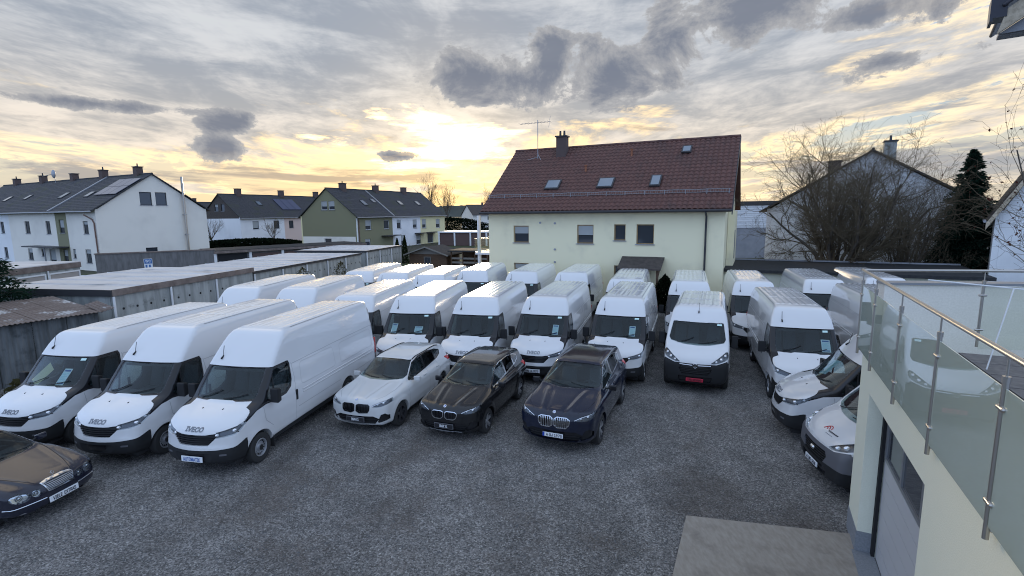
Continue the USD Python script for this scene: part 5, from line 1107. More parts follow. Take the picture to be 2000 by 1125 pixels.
garage_row('garage_row', 'middle garage row behind the vans, lower, with a pale flat roof', (-15.7, 30.95), 79.6, 14.0, 7.0, 2.46, 5, fas=.14, fascia='dark_metal')
garage_row('garage_row', 'farthest garage row of the three, ending beside the green cone tree', (-12.9, 45.5), 78.5, 7.6, 7.0, 2.60, 3, fas=.14, fascia='dark_metal')
# garages with white door frames at the far left
lg = thing('garage_row', 'short garage row with white door frames and a brown fascia at the left edge', 'garage row', (-32.2, 29.6, 0), 88.5)
put('wall', box(0, 8.2, 0, 5.5, 0, 2.2), 'stained_concrete', lg); put('fascia', box(-.05, 8.25, -.08, 5.5, 2.2, 2.58), 'fascia_brown', lg); put('roof', box(-.1, 8.3, -.02, 5.55, 2.58, 2.64), 'roof_membrane', lg)
for k in range(3):
    x = .15+k*2.72; d_ = put('garage_door', box(x+.10, x+2.40, -.05, -.01, .02, 1.92), 'beige_door', lg)
    put('door_frame', cat_([box(x, x+.10, -.09, -.005, .02, 2.02), box(x+2.40, x+2.50, -.09, -.005, .02, 2.02), box(x+.10, x+2.40, -.09, -.005, 1.92, 2.02)]), 'white_trim', d_)
    put('downpipe', tube([(x-.08, -.12, .02), (x-.08, -.12, 2.2)], .045, 8), 'white_trim', lg)
# dark yard wall with the blue notice, and the garages with brown doors behind
yw = thing('yard_wall', 'dark rendered yard wall with a blue and white notice', 'wall', (-36.8, 45.2, 0), 27)
put('wall', box(0, 9.2, 0, .25, 0, 2.55), 'dark_wall', yw); put('wall_coping', box(-.05, 9.25, -.05, .30, 2.55, 2.66), 'fascia_brown', yw)
nb = put('notice', box(3.5, 4.15, -.03, -.003, 1.1, 2.0), 'plate_white', yw)
put('notice_panel', box(3.53, 4.12, -.036, -.031, 1.55, 1.97), 'sign_blue', nb)
put('notice_lettering', moved(flat_text('WC', .22, .42, .006), (3.825, -.037, 1.78)), 'plate_white', nb); put('notice_symbols', cat_([box(3.6+.26*k, 3.74+.26*k, -.036, -.031, 1.18, 1.45) for k in range(2)]), 'sign_blue', nb, kind='stuff')
bg = thing('garage_row', 'far garage row with dark red doors between white posts', 'garage row', (-28.6, 49.4, 0), 45)
put('wall', box(0, 16, .2, 5.2, 0, 2.2), 'dark_wall', bg); put('roof', box(-.1, 16.1, -.15, 5.3, 2.2, 2.42), 'fascia_brown', bg); put('roof_membrane', box(0, 16, 0, 5.2, 2.42, 2.47), 'bitumen', bg)
put('garage_opening', box(.3, 2.9, .14, .19, .02, 2.1), 'dark_gap', bg)
for k in range(1, 5): put('garage_door', box(.25+k*3.2, 2.95+k*3.2, .10, .18, .02, 2.0), 'brown_door', bg)
for k in range(6): put('door_post', box(k*3.2-.12, k*3.2+.12, -.02, .18, .02, 2.19), 'white_trim', bg)
# corrugated shed in the left foreground
shd = thing('corrugated_shed', 'old corrugated shed with a rusty roof behind the leftmost van', 'shed', (-19.2, 14.5, 0), 60)
def corrugated(L_, H_, n, amp): 
    xs = np.linspace(0, L_, n*4+1); ys = amp*np.sin(xs/L_*n*2*PI)
    V = np.vstack([np.stack([xs, ys, 0*xs], -1), np.stack([xs, ys, 0*xs+H_], -1), np.stack([xs, ys+.01, 0*xs], -1), np.stack([xs, ys+.01, 0*xs+H_], -1)]); m_ = len(xs); i = np.arange(m_-1)
    return trimesh.Trimesh(V, np.vstack([np.stack([i, i+1, i+1+m_], 1), np.stack([i, i+1+m_, i+m_], 1), np.stack([i+2*m_, i+1+3*m_, i+1+2*m_], 1), np.stack([i+2*m_, i+3*m_, i+1+3*m_], 1)]), process=False)
for k in range(6): put('wall_sheet', moved(corrugated(.985, 2.15, 7, .016), (k*1.0, 0, 0)), 'weathered_sheet', shd)
for k in range(4): put('end_sheet', moved(turned(corrugated(.985, 2.2, 7, .016), PI/2, (0, 0, 1)), (6.0, .02+k*1.0, 0)), 'weathered_sheet', shd)
for k in range(6):
    q = corrugated(.985, 4.6, 7, .016); q = turned(q, -PI/2+.06, (1, 0, 0)); put('roof_sheet', moved(q, (k*1.0+.1, -.25, 2.20)), 'rusty_sheet', shd)
put('broken_sheet', moved(turned(corrugated(.5, 1.0, 4, .016), -PI/2+.25, (1, .2, 0)), (6.05, -.15, 2.16)), 'rusty_sheet', shd)
# wooden garden hut and lean-to between the olive terrace and the red-roofed house
hu = thing('garden_hut', 'dark wooden garden hut with a shallow gabled roof', 'hut', (-10.4, 52, 0), -20)
put('wall', cat_([box(0, 4.2, 0, .1, 0, 1.75), box(0, .1, .1, 3, 0, 1.75), box(4.1, 4.2, .1, 3, 0, 1.75)]), 'brown_wood', hu)
for s in (0, 1): put('roof', to_tm(prism_front([(-.4, 1.62), (2.1, 2.45), (2.1, 2.53), (-.4, 1.70)] if not s else [(4.6, 1.62), (4.6, 1.70), (2.1, 2.53), (2.1, 2.45)], -.5, 3.4)), 'bitumen', hu)
put('gable_wall', to_tm(prism_front([(0, 1.76), (4.2, 1.76), (2.1, 2.44)], 0, .08)), 'wood_board_grey', hu); put('verge_board', to_tm(prism_front([(-.4, 1.60), (2.1, 2.43), (4.6, 1.60), (4.6, 1.72), (2.1, 2.55), (-.4, 1.72)], -.54, -.505)), 'wood_board_grey', hu)
window(hu, face('front'), 1.7, 2.5, .8, 1.5, 'wood_board_grey', -.06, 1, 0, False)
lt = thing('lean_to', 'dark open lean-to shed beside the garden hut', 'shed', (-6.0, 50.5, 0), -20)
put('roof', box(-.2, 4.2, -.3, 3, 2.05, 2.2), 'bitumen', lt); put('back_wall', box(0, 4, 2.6, 2.7, 0, 2.04), 'brown_wood', lt)
for x in (.05, 1.3, 2.6, 3.9): put('post', box(x-.05, x+.05, -.05, .05, 0, 2.04), 'brown_wood', lt)
for z in (.5, .9, 1.3): put('rail', box(.1, 3.85, -.02, .02, z, z+.18), 'wood_board_grey', lt)
fg = thing('garage_row', 'far white-framed garages left of the balcony column', 'garage row', (-13.0, 92, 0), -14)
put('wall', box(0, 9, .2, 5, 0, 2.3), 'brown_door', fg); put('roof_edge', box(-.2, 9.2, 0, 5, 2.3, 2.55), 'white_trim', fg)
for k in range(4): put('door_post', box(k*2.95-.1, k*2.95+.15, 0, .19, 0, 2.29), 'white_trim', fg)
# flat-roofed low building with a mint wall behind the right-hand vans
fb = thing('flat_roofed_annexe', 'low mint annexe with a black bitumen roof behind the right-hand vans', 'annexe', (11.55, 29.75, 0), -25)
put('wall', box(0, 12.5, 0, .2, 0, 2.3), 'mint_render', fb); put('end_wall', box(0, .2, .21, 4.2, 0, 2.3), 'mint_render', fb); put('back_wall', box(.21, 12.5, 4.0, 4.2, 0, 2.3), 'mint_render', fb)
put('roof', to_tm(prism_side([(-.3, 2.3), (4.5, 2.42), (4.5, 2.58), (-.3, 2.46)], -.3, 12.8)), 'bitumen', fb); put('roof_kerb', box(-.32, 12.82, 4.5, 4.62, 2.40, 2.66), 'zinc', fb)
for p_ in ((.1, .3), (1.0, 4.2)): put('roof_vent', hull((p_[0], p_[1], 2.5, .12), (p_[0]+.2, p_[1], 2.52, .08)), 'zinc', fb)

# ---------------------------------------------------------------- the garage building with the roof terrace on the right
gb_ = thing('terrace_garage', 'pale green garage building with a recessed sectional door under a roof terrace', 'garage', (P0[0], P0[1], 0), math.degrees(math.atan2(W[1], W[0])))
D0, D1, DH, RD = .82, 3.90, 2.84, .30
put('wall', wall_panel([(0, 0), (12, 0), (12, 3.42), (0, 3.42)], [(D0, D1, -.1, DH)], RD), 'mint_render', gb_)
put('end_wall', box(0, .25, RD+.003, 7, 0, 3.42), 'mint_render', gb_)
put('plinth', box(-.012, D0+.004, -.012, 0, 0, .42), 'grey_plinth', gb_); put('plinth', box(-.012, -.002, 0, 7, 0, .42), 'grey_plinth', gb_); put('plinth', box(D0-.0, D0+.012, 0, RD-.02, 0.07, .42), 'grey_plinth', gb_); put('plinth', box(D1, 12, -.012, 0, 0, .42), 'grey_plinth', gb_)
put('door_gap', box(D0+.0, D0+.10, RD-.09, RD-.04, .07, DH), 'dark_gap', gb_)
dr = put('garage_door', box(D0+.1, D1, RD-.03, RD+.03, .07, .35), 'grey_door', gb_)
for k in range(1, 8): put('door_section', box(D0+.1, D1, RD-.03, RD+.03, .07+k*.29+.008, .07+(k+1)*.29), 'grey_door', dr) if .07+(k+1)*.29 < 1.83 else None
put('door_section', box(D0+.1, D1, RD-.03, RD+.03, 2.51, DH-.01), 'grey_door', dr)
put('door_frame', cat_([box(D0+.1, D1, RD-.045, RD+.03, 1.82, 1.88), box(D0+.1, D1, RD-.045, RD+.03, 2.44, 2.50)]+[box(x-.035, x+.035, RD-.045, RD+.03, 1.88, 2.44) for x in (D0+.14, D0+1.12, D0+2.10, D1-.04)]), 'zinc', dr)
for k in range(3): x = D0+.175+k*.98; put('door_pane', box(x, min(x+.91, D1-.08), RD-.02, RD-.01, 1.88, 2.44), 'house_glass', dr)
put('step', box(D0, D1, -.05, RD-.04, 0, .068), 'grey_plinth', gb_)
put('terrace_slab', box(-.02, 12, 0, 7, 3.423, 3.44), 'zinc', gb_)
for i_ in range(10):
    for j_ in range(9): put('terrace_tile', box(i_*.62+.02, i_*.62+.61, .06+j_*.62, .06+j_*.62+.60, 3.442, 3.468), 'terrace_tile', gb_)
lp = put('wall_lamp', hull((4.25, -.04, 1.32, .04), (4.55, -.04, 1.32, .04), (4.25, -.14, 1.4, .04), (4.55, -.14, 1.4, .04), (4.3, -.06, 1.5, .03), (4.5, -.06, 1.5, .03)), 'white_trim', gb_, 40); put('lamp_lens', box(4.24, 4.56, -.20, -.182, 1.35, 1.46), 'plate_white', lp)
# stainless railing with satin glass along the edge
def railing(name, label, A, B_, posts, z0=3.28, z1=4.755, glass='frosted_glass', off=.0, brackets=True, zpost=4.56, gz0=3.42):
    A, B_ = np.array(A, float), np.array(B_, float); Ld = np.linalg.norm(B_-A); d_ = (B_-A)/Ld
    r_ = thing(name, label, 'railing', (A[0], A[1], 0), math.degrees(math.atan2(d_[1], d_[0])))
    put('handrail', tube([(-.06, 0, z1), (Ld, 0, z1)], .024, 14), 'brushed_steel', r_, 60)
    for k, x in enumerate(posts):
        p = put('post', tube([(x, 0, z0), (x, 0, zpost)], .0225, 12), 'brushed_steel', r_, 60)
        put('post_pin', tube([(x, 0, zpost), (x, 0, z1-.02)], .009, 8), 'brushed_steel', p); put('post_collar', tube([(x, 0, zpost-.02), (x, 0, zpost+.03)], .027, 12), 'brushed_steel', p, 60)
        for z in (z0+.30, zpost-.22): put('glass_clamp', hull((x-.045, -.006, z, .022), (x+.045, -.006, z, .022)), 'brushed_steel', p, 60)
        if brackets:
            put('bracket', cat_([tube([(x, -.01, z0+.07), (x, .10, z0+.07)], .011, 8), tube([(x, -.01, z0+.13), (x, .10, z0+.13)], .011, 8), to_tm(m3.Manifold.cylinder(.016, .05, .05, 18).rotate((-90, 0, 0)).translate((x, .085, z0+.10)))]), 'brushed_steel', p, 40)
    for a_, b2 in zip(posts[:-1], posts[1:]): put('glass_panel', box(a_+.03, b2-.03, -.005, .005, gz0-.02, zpost-.06), glass, r_)
    return r_
A1 = gw(-.16, -.07); B1 = gw(9.5, -.07)
railing('glass_railing', 'stainless steel railing with greenish glass panels above the garage door', A1, B1, [.06, 1.18, 2.73, 4.27, 5.81, 7.35, 8.87])
e_ = np.array([.985, -.17]); A2 = A1+e_*.02+np.array([0, .0]); B2 = A2+e_*6.5
railing('glass_railing', 'second railing along the far end of the roof terrace', A2+e_*.05, B2, [1.8, 3.5, 5.2], brackets=False, z0=3.44, glass='satin_glass')
fw0 = A2+np.array([1.5, .70])
tw = thing('terrace_wall', 'white rendered wall beyond the far railing of the terrace', 'wall', (fw0[0], fw0[1], 0), math.degrees(math.atan2(e_[1], e_[0])))
put('wall', box(-.55, 9, 0, .25, 0, 4.38), 'white_render', tw); put('wall_coping', box(-.57, 9.02, -.03, .28, 4.38, 4.42), 'zinc', tw)
# clothes airer standing on the terrace
ca = thing('clothes_airer', 'white metal clothes airer standing on the roof terrace', 'clothes airer', (gw(1.0, 1.35)[0], gw(1.0, 1.35)[1], 3.47), -12)
put('leg', tube([(0, 0, 0), (.35, .22, 1.18)], .010, 6), 'white_trim', ca); put('leg', tube([(.85, 0, 0), (1.05, .22, 1.12)], .010, 6), 'white_trim', ca)
put('top_bar', tube([(-.65, .42, 1.26), (1.1, .22, 1.10)], .011, 6), 'white_trim', ca)
for k in range(4): put('line_wire', tube([(.2+.28*k, .32-.03*k, 1.19-.026*k), (3.2, .05-.1*k, 1.16-.03*k)], .004, 5), 'white_trim', ca)
rc = gw(1.0, 1.35)+np.array([2.23, -.05]); pg = thing('red_garment', 'small red garment hung at the end of the clothes airer', 'garment', (rc[0], rc[1], 4.36), -12)
put('cloth', to_tm(prism_front([(0, 0), (.05, .16), (.16, .16), (.22, 0), (.15, .02), (.11, .08), (.06, .02)], -.01, .01)), 'red_cloth', pg)
# roof corner of the viewer's own house, top right
rc_ = thing('roof_corner', 'weathered eaves corner with dark tiles and a gutter end, top right', 'roof', (5.03, 5.6, 7.586), -38)
sl_ = .69
put('fascia_board', to_tm(prism_front([(0, 0), (1.6, 1.6*sl_), (1.6, 1.6*sl_+.20), (.06, .235)], -.03, .02)), 'weathered_wood', rc_)
put('gable_panel', to_tm(prism_front([(.02, .01), (1.6, .03), (1.6, 1.6*sl_), (.03, .02)], .03, .06)), 'hall_grey', rc_)
put('soffit', box(.02, 1.6, .065, .25, -.0, .03), 'hall_grey', rc_)
for k in range(6): put('roof_tile', moved(turned(rbox(0, .30, -.07, 1.2, 0, .035, .014), -math.atan(sl_), (0, 1, 0)), (.03+k*.235, 0, .235+k*.235*sl_+.012)), 'purple_gutter', rc_, 40)
put('gutter_end', cat_([box(-.07, -.045, -.04, .22, .13, .36), box(-.045, .06, -.04, .2, .16, .36)]), 'purple_gutter', rc_)

# ---------------------------------------------------------------- trees and shrubs
def tubes(paths, radii, n=3):
    """many thin tubes at once: paths (b, k, 3), radii (b, k)"""
    P, R = np.asarray(paths), np.asarray(radii); b, k, _ = P.shape
    T = np.gradient(P, axis=1); T /= np.maximum(np.linalg.norm(T, axis=2, keepdims=True), 1e-9)
    A = np.where(np.abs(T[..., 2:3]) < .9, [0, 0, 1.], [1., 0, 0]); U = np.cross(T, A); U /= np.maximum(np.linalg.norm(U, axis=2, keepdims=True), 1e-9); Wv = np.cross(T, U)
    th = np.arange(n)/n*2*PI
    V = P[:, :, None]+R[:, :, None, None]*(np.cos(th)[:, None]*U[:, :, None]+np.sin(th)[:, None]*Wv[:, :, None])
    i = np.arange((k-1)*n); j = i//n*n+(i+1) % n; f = np.vstack([np.stack([i, j, j+n], 1), np.stack([i, j+n, i+n], 1)])
    F = (f[None]+(np.arange(b)*k*n)[:, None, None]).reshape(-1, 3)
    return trimesh.Trimesh(V.reshape(-1, 3), F, process=False)
def grow(r, start, direc, length, rad, k=6, curl=.25, up=.0, droop=.0, tip=.35):
    """one crooked shoot"""
    pts = [np.array(start, float)]; d = np.array(direc, float)/np.linalg.norm(direc); s = length/(k-1)
    for q in range(k-1):
        d = d+r.normal(0, curl, 3)+np.array([0, 0, up-droop*q/(k-1)]); d /= np.linalg.norm(d); pts.append(pts[-1]+d*s)
    return np.array(pts), rad*np.linspace(1, tip, k)
def bare_tree(name, label, loc, h, spread, seed, limbs=7, levels=3, curl=.25, mat_='twig_bark', kids=(7, 6, 5), trunk_h=.18, trunk_r=.2, lean=(0, 0), up=.12, droop=0.0, group=None, cat='tree', thin=1.0, leaves=None):
    r = np.random.default_rng(seed); t = thing(name, label, cat, (loc[0], loc[1], loc[2] if len(loc) > 2 else 0), 0, group)
    th = h*trunk_h; tp = np.array([[0, 0, -.05], [lean[0]*.3, lean[1]*.3, th*.5], [lean[0]*.6, lean[1]*.6, th]])
    put('trunk', tube(tp, [trunk_r*1.25, trunk_r, trunk_r*.85], 9), 'bark', t, 60)
    cur = []; limbs_ = []
    for i in range(limbs):
        a = i/limbs*2*PI+r.uniform(-.3, .3); s = r.uniform(.35, 1.0)*spread
        p, q = grow(r, tp[-1]-[0, 0, .1*r.random()], (math.cos(a)*s+lean[0]*.15, math.sin(a)*s*.8, 1.0), h*r.uniform(.45, .68), trunk_r*.55*r.uniform(.7, 1), 8, curl*.7, up); cur.append((p, q)); limbs_.append((p, q))
    put('limb', tubes([p for p, _ in limbs_], [q for _, q in limbs_], 6), 'bark', t, 60, kind='stuff')
    all_ = []
    for lv in range(levels):
        nxt = []
        for p, q in cur:
            L0 = np.linalg.norm(np.diff(p, axis=0), axis=1).sum()
            for c in range(kids[lv]):
                u = r.uniform(.22, 1.0); f = u*(len(p)-1); i0 = min(int(f), len(p)-2); s = p[i0]+(p[i0+1]-p[i0])*(f-i0); d = p[i0+1]-p[i0]; d = d/np.linalg.norm(d)
                side = np.cross(d, r.normal(0, 1, 3)); side /= np.linalg.norm(side)+1e-9
                nxt.append(grow(r, s, d*r.uniform(.6, 1.1)+side*r.uniform(.45, .95), L0*r.uniform(.30, .55), max(q[i0]*.5, .004*thin), 6, curl, up*(1 if lv < 2 else .3), droop*(lv >= 1)))
        all_ += nxt; cur = nxt
    put('crown', tubes([p for p, _ in all_], [np.maximum(q, .0035*thin) for _, q in all_], 3), mat_, t, kind='stuff')
    if leaves:
        m_, n_l, sz = leaves; ends = np.array([p[r.integers(2, 6)] for p, _ in [all_[i] for i in r.integers(0, len(all_), n_l)]])
        put('leaf', leaf_cloud(r, ends+r.normal(0, .03, ends.shape), sz), m_, t, kind='stuff')
    return t
def leaf_cloud(r, C_, size, flat=.6):
    n = len(C_); a = r.normal(0, 1, (n, 3)); a /= np.linalg.norm(a, axis=1, keepdims=True); b_ = np.cross(a, r.normal(0, 1, (n, 3))); b_ /= np.linalg.norm(b_, axis=1, keepdims=True)
    s = size*r.uniform(.6, 1.3, (n, 1)); V = np.stack([C_-a*s, C_+b_*s*flat, C_+a*s, C_-b_*s*flat], 1).reshape(-1, 3); q = 4*np.arange(n)[:, None]
    return trimesh.Trimesh(V, np.vstack([q+[0, 1, 2], q+[0, 2, 3]]), process=False)
def conifer(name, label, loc, h, rad, seed, m='needles', count=260, density=1.0, group=None):
    r = np.random.default_rng(seed); t = thing(name, label, 'conifer', (loc[0], loc[1], 0), 0, group)
    put('trunk', tube([(0, 0, -.1), (.03, 0, h*.5), (0, .02, h)], [.16*h/9, .09*h/9, .012], 8), 'bark', t, 60)
    br, pts, dirs = [], [], []
    for z in h*(.04+.95*np.sort(r.uniform(0, 1, count))**.9):
        R_ = (rad*(1-z/h)**.92+.10)*r.uniform(.55, 1.12); a = r.uniform(0, 2*PI)
        p, q = grow(r, (0, 0, z), (math.cos(a), math.sin(a), r.uniform(-.1, .45)), R_, .018, 6, .09, .06, .28); br.append((p, q))
        k = int((26+R_*95)*density); f = r.uniform(.08, 1.0, k)**.7*(5-1e-6); i0 = f.astype(int); c = p[i0]+(p[np.minimum(i0+1, 5)]-p[i0])*(f-i0)[:, None]
        w = (.05+.17*R_*(1-np.abs(f/5-.5)))[:, None]; off = r.normal(0, 1, (k, 3))*[1, 1, .5]*w*.75; pts.append(c+off-np.array([0, 0, .35])*np.linalg.norm(off, axis=1, keepdims=True)); dirs.append(np.repeat([[math.cos(a), math.sin(a), -.2]], k, 0)*.6+off*2+r.normal(0, .25, (k, 3)))
    put('branch', tubes([p for p, _ in br], [q for _, q in br], 3), 'bark', t, kind='stuff')
    C_, D_ = np.vstack(pts), np.vstack(dirs); n = len(C_); D_ = D_/np.linalg.norm(D_, axis=1, keepdims=True); s = r.uniform(.06, .14, (n, 1)); b_ = np.cross(D_, r.normal(0, 1, (n, 3))); b_ /= np.linalg.norm(b_, axis=1, keepdims=True)
    V = np.stack([C_-D_*s*.6, C_+b_*s*.28, C_+D_*s, C_-b_*s*.28], 1).reshape(-1, 3); q = 4*np.arange(n)[:, None]
    put('crown', trimesh.Trimesh(V, np.vstack([q+[0, 1, 2], q+[0, 2, 3]]), process=False), m, t, kind='stuff')
    return t
def shrub(name, label, loc, size, seed, n=1800, leaf=.06, m='hedge_leaf', shape=.75, group=None, cat='shrub', cone=False):
    r = np.random.default_rng(seed); t = thing(name, label, cat, (loc[0], loc[1], 0), 0, group)
    a, z = r.uniform(0, 2*PI, n), r.uniform(0, 1, n); rr = np.sqrt(r.uniform(.15, 1, n)); prof = (1-z)**.7 if cone else np.sin(np.clip(z*.9+.12, 0, 1)*PI)**.5
    lump = .75+.5*meshkit.noise(np.stack([np.cos(a)*2, np.sin(a)*2, z*4], -1)+seed)
    C_ = np.stack([np.cos(a)*rr*prof*lump*size[0]/2, np.sin(a)*rr*prof*lump*size[1]/2, z*size[2]*(.85+.2*lump)], -1)
    st = [grow(r, (0, 0, 0), (r.normal(0, .4), r.normal(0, .4), 1), size[2]*.8, .02, 5, .15) for _ in range(9)]
    put('stem', tubes([p for p, _ in st], [q for _, q in st], 4), 'bark', t, kind='stuff')
    put('crown', leaf_cloud(r, C_, leaf), m, t, kind='stuff'); return t
bare_tree('willow_tree', 'bare curly willow standing behind the black-roofed annexe', (20.3, 32.0), 11.7, .95, 11, 15, 3, .24, 'twig_bark', (13, 11, 7), .08, .28, (.2, 0), .10, .16, thin=1.35)
bare_tree('bare_shrub', 'tall many-stemmed bare shrub to the right of the willow', (23.0, 30.4), 8.4, .60, 12, 22, 3, .10, 'twig_bark', (8, 6, 3), .05, .12, (.6, 0), .20, 0, cat='shrub', thin=1.2)
bare_tree('bare_shrub', 'bare arching shrub between the many-stemmed one and the conifer', (25.6, 29.6), 4.4, 1.0, 13, 11, 3, .16, 'twig_bark', (6, 5, 4), .05, .08, (0, 0), .10, .15, cat='shrub', thin=1.2)
bare_tree('bare_shrub', 'low bare shrub with some ochre leaves left of the willow', (17.0, 32.6), 3.9, 1.0, 14, 9, 3, .18, 'twig_bark', (6, 5, 4), .05, .07, (0, 0), .10, .1, cat='shrub', thin=1.2, leaves=('olive_leaf', 260, .07))
conifer('conifer_tree', 'dark conifer beside the white gable at the right edge', (26.7, 30.2), 9.1, 2.6, 21, count=460, density=1.25)
shrub('ivy_bush', 'dark evergreen bush at the foot of the conifer', (25.8, 29.0), (4.2, 1.8, 2.6), 22, 3600, .09, 'ivy_leaf')
shrub('ivy_bush', 'dark evergreen bush under the willow', (18.6, 32.0), (2.2, 1.6, 1.6), 23, 1200, .08, 'ivy_leaf')
conifer('spruce_tree', 'spruce whose branch tips reach in at the left edge', (-22.5, 20.6), 6.2, 3.3, 25, count=320, density=1.2)
bare_tree('rosehip_tree', 'thin bare tree with a few rusty leaves at the right edge', (16.1, 13.6), 9.0, .9, 31, 8, 3, .14, 'twig_bark', (6, 5, 3), .22, .09, (-.4, 0), .07, .03, thin=1.0, leaves=('dry_leaf', 420, .045))
for k, (x, y, s, hh) in enumerate(((-12.6, 60.5, 31, 3.0), (-13.7, 61.5, 32, 2.7))): shrub('thuja_cone', ('taller narrow green thuja cone left of the garden hut', 'shorter green thuja cone half hidden by the taller one')[k], (x, y), (1.15, 1.15, hh), s, 2200, .07, 'hedge_leaf', cat='thuja', cone=True)
bare_tree('small_tree', 'small bare tree against the white wall of the grey-gabled terrace', (-57.5, 98.5), 6.6, .8, 41, 7, 2, .16, 'twig_bark', (8, 6, 4), .2, .12, thin=2.6)
bare_tree('small_tree', 'bare tree in front of the front of the grey-gabled terrace', (-46.0, 99.5), 5.4, .9, 42, 7, 2, .16, 'twig_bark', (8, 6, 4), .2, .12, thin=2.6)
shrub('garden_bush', 'yellowish bush beside the small bare tree', (-58.0, 96.0), (4, 3, 2.6), 43, 900, .16, 'olive_leaf')
shrub('hedge', 'dark hedge along the gardens below the grey-gabled terrace', (-45, 90), (22, 3, 1.7), 44, 9000, .2, 'ivy_leaf', cat='hedge')
for k, (x, y, hh, sd, lb) in enumerate(((-27.5, 178, 17, 51, 'tall bare tree right behind the end of the olive terrace'), (-23.0, 186, 15, 52, 'bare tree between the olive terrace and the red-roofed house'), (-9.0, 210, 14, 53, 'small bare tree nearest the left eave of the red-roofed house'))):
    bare_tree('distant_tree', lb, (x, y), hh, .5, sd, 8, 2, .12, 'twig_bark', (9, 7, 4), .25, .25, thin=5.0)
for k, (x, y, w, hh, lb) in enumerate(((-14, 120, 22, 4.5, 'dark winter hedge beyond the white-framed garages'), (33, 49, 8, 3.6, 'olive hedge in front of the grey metal hall'))): shrub('hedge', lb, (x, y), (w, 4, hh), 60+k, 8000, .22 if k == 0 else .14, 'ivy_leaf' if k == 0 else 'olive_leaf', cat='hedge')
for k, (x, y, s_, h_, lb) in enumerate(((-16.9, 30.2, .9, 1.7, 'small'), (-14.0, 33.6, 1.4, 2.25, 'brown shrub against the garage wall, larger of the two behind the vans'), (-13.0, 38.2, 1.2, 2.2, 'brown shrub against the garage wall, smaller and farther of the two'))):
    if k: shrub('dry_shrub', lb, (x+.2, y), (s_, s_, h_), 70+k, 700, .06, 'dry_grass')
shrub('clipped_bush', 'dark clipped evergreen beside the door of the red-roofed house', (8.75, 29.0), (1.15, .9, 2.05), 80, 7000, .055, 'ivy_leaf', cat='shrub')
shrub('dry_grass', 'withered grass growing at the foot of the corrugated shed', (-15.5, 16.8), (2.2, 3.6, .8), 81, 1600, .09, 'dry_grass', cat='grass')
# the wooded hills on the skyline
def ridge_hill(name, label, x0, x1, y, h, seed):
    xs = np.linspace(x0, x1, 240); rr = np.random.default_rng(seed)
    prof = h*(.55+.45*meshkit.fbm(np.stack([xs/(x1-x0)*6, 0*xs+seed, 0*xs], -1), 5, seed))*np.sin(np.clip((xs-x0)/(x1-x0), 0, 1)*PI)**.35+rr.uniform(-.02, .04, 240)*h
    V = np.vstack([np.stack([xs, 0*xs+y, 0*xs-2], -1), np.stack([xs, 0*xs+y+60, prof], -1), np.stack([xs, 0*xs+y+400, 0*xs-2], -1)]); n = len(xs); i = np.arange(n-1)
    F = np.vstack([np.stack([i+q*n, i+1+q*n, i+1+(q+1)*n], 1) for q in (0, 1)]+[np.stack([i+q*n, i+1+(q+1)*n, i+(q+1)*n], 1) for q in (0, 1)])
    tag(put(name, trimesh.Trimesh(V, F, process=False), 'hill_green', smooth=60), label, 'hills', kind='structure')
ridge_hill('hills', 'low wooded hill on the skyline left of the red-roofed house', -330, 190, 760, 21, 5)
ridge_hill('hills', 'long low wooded ridge along the horizon', -1700, 1800, 1150, 17, 9)


# ---------------------------------------------------------------- the vehicles on the yard
def cls(n):
    p = f'/World/{n}'; UsdGeom.Xform.Define(stage, p).GetPrim().SetSpecifier(Sdf.SpecifierClass); return p
VAN_LOW, VAN_HIGH = cls('class_van_low'), cls('class_van_high')
BL = iveco(VAN_LOW, False, True); BH = iveco(VAN_HIGH, True, False)
def variant(src, dst):
    d = f'/World/{dst}'; Sdf.CopySpec(stage.GetRootLayer(), src, stage.GetRootLayer(), d); return d
VAN_LOW_PLATE = variant(VAN_LOW, 'class_van_low_plate'); plate(VAN_LOW_PLATE, BL, 0, .50, 'BM-AL 9070', 'plate_white', 'ink', .52, .12)
VAN_AUTO = variant(VAN_HIGH, 'class_van_high_plate'); plate(VAN_AUTO, BH, 0, .47, 'AUTOMATIK', 'plate_white', 'blue_ink', .54, .13)
VAN_PLAIN = variant(VAN_LOW, 'class_van_low_plain'); stage.RemovePrim(VAN_PLAIN+'/windscreen_sticker')
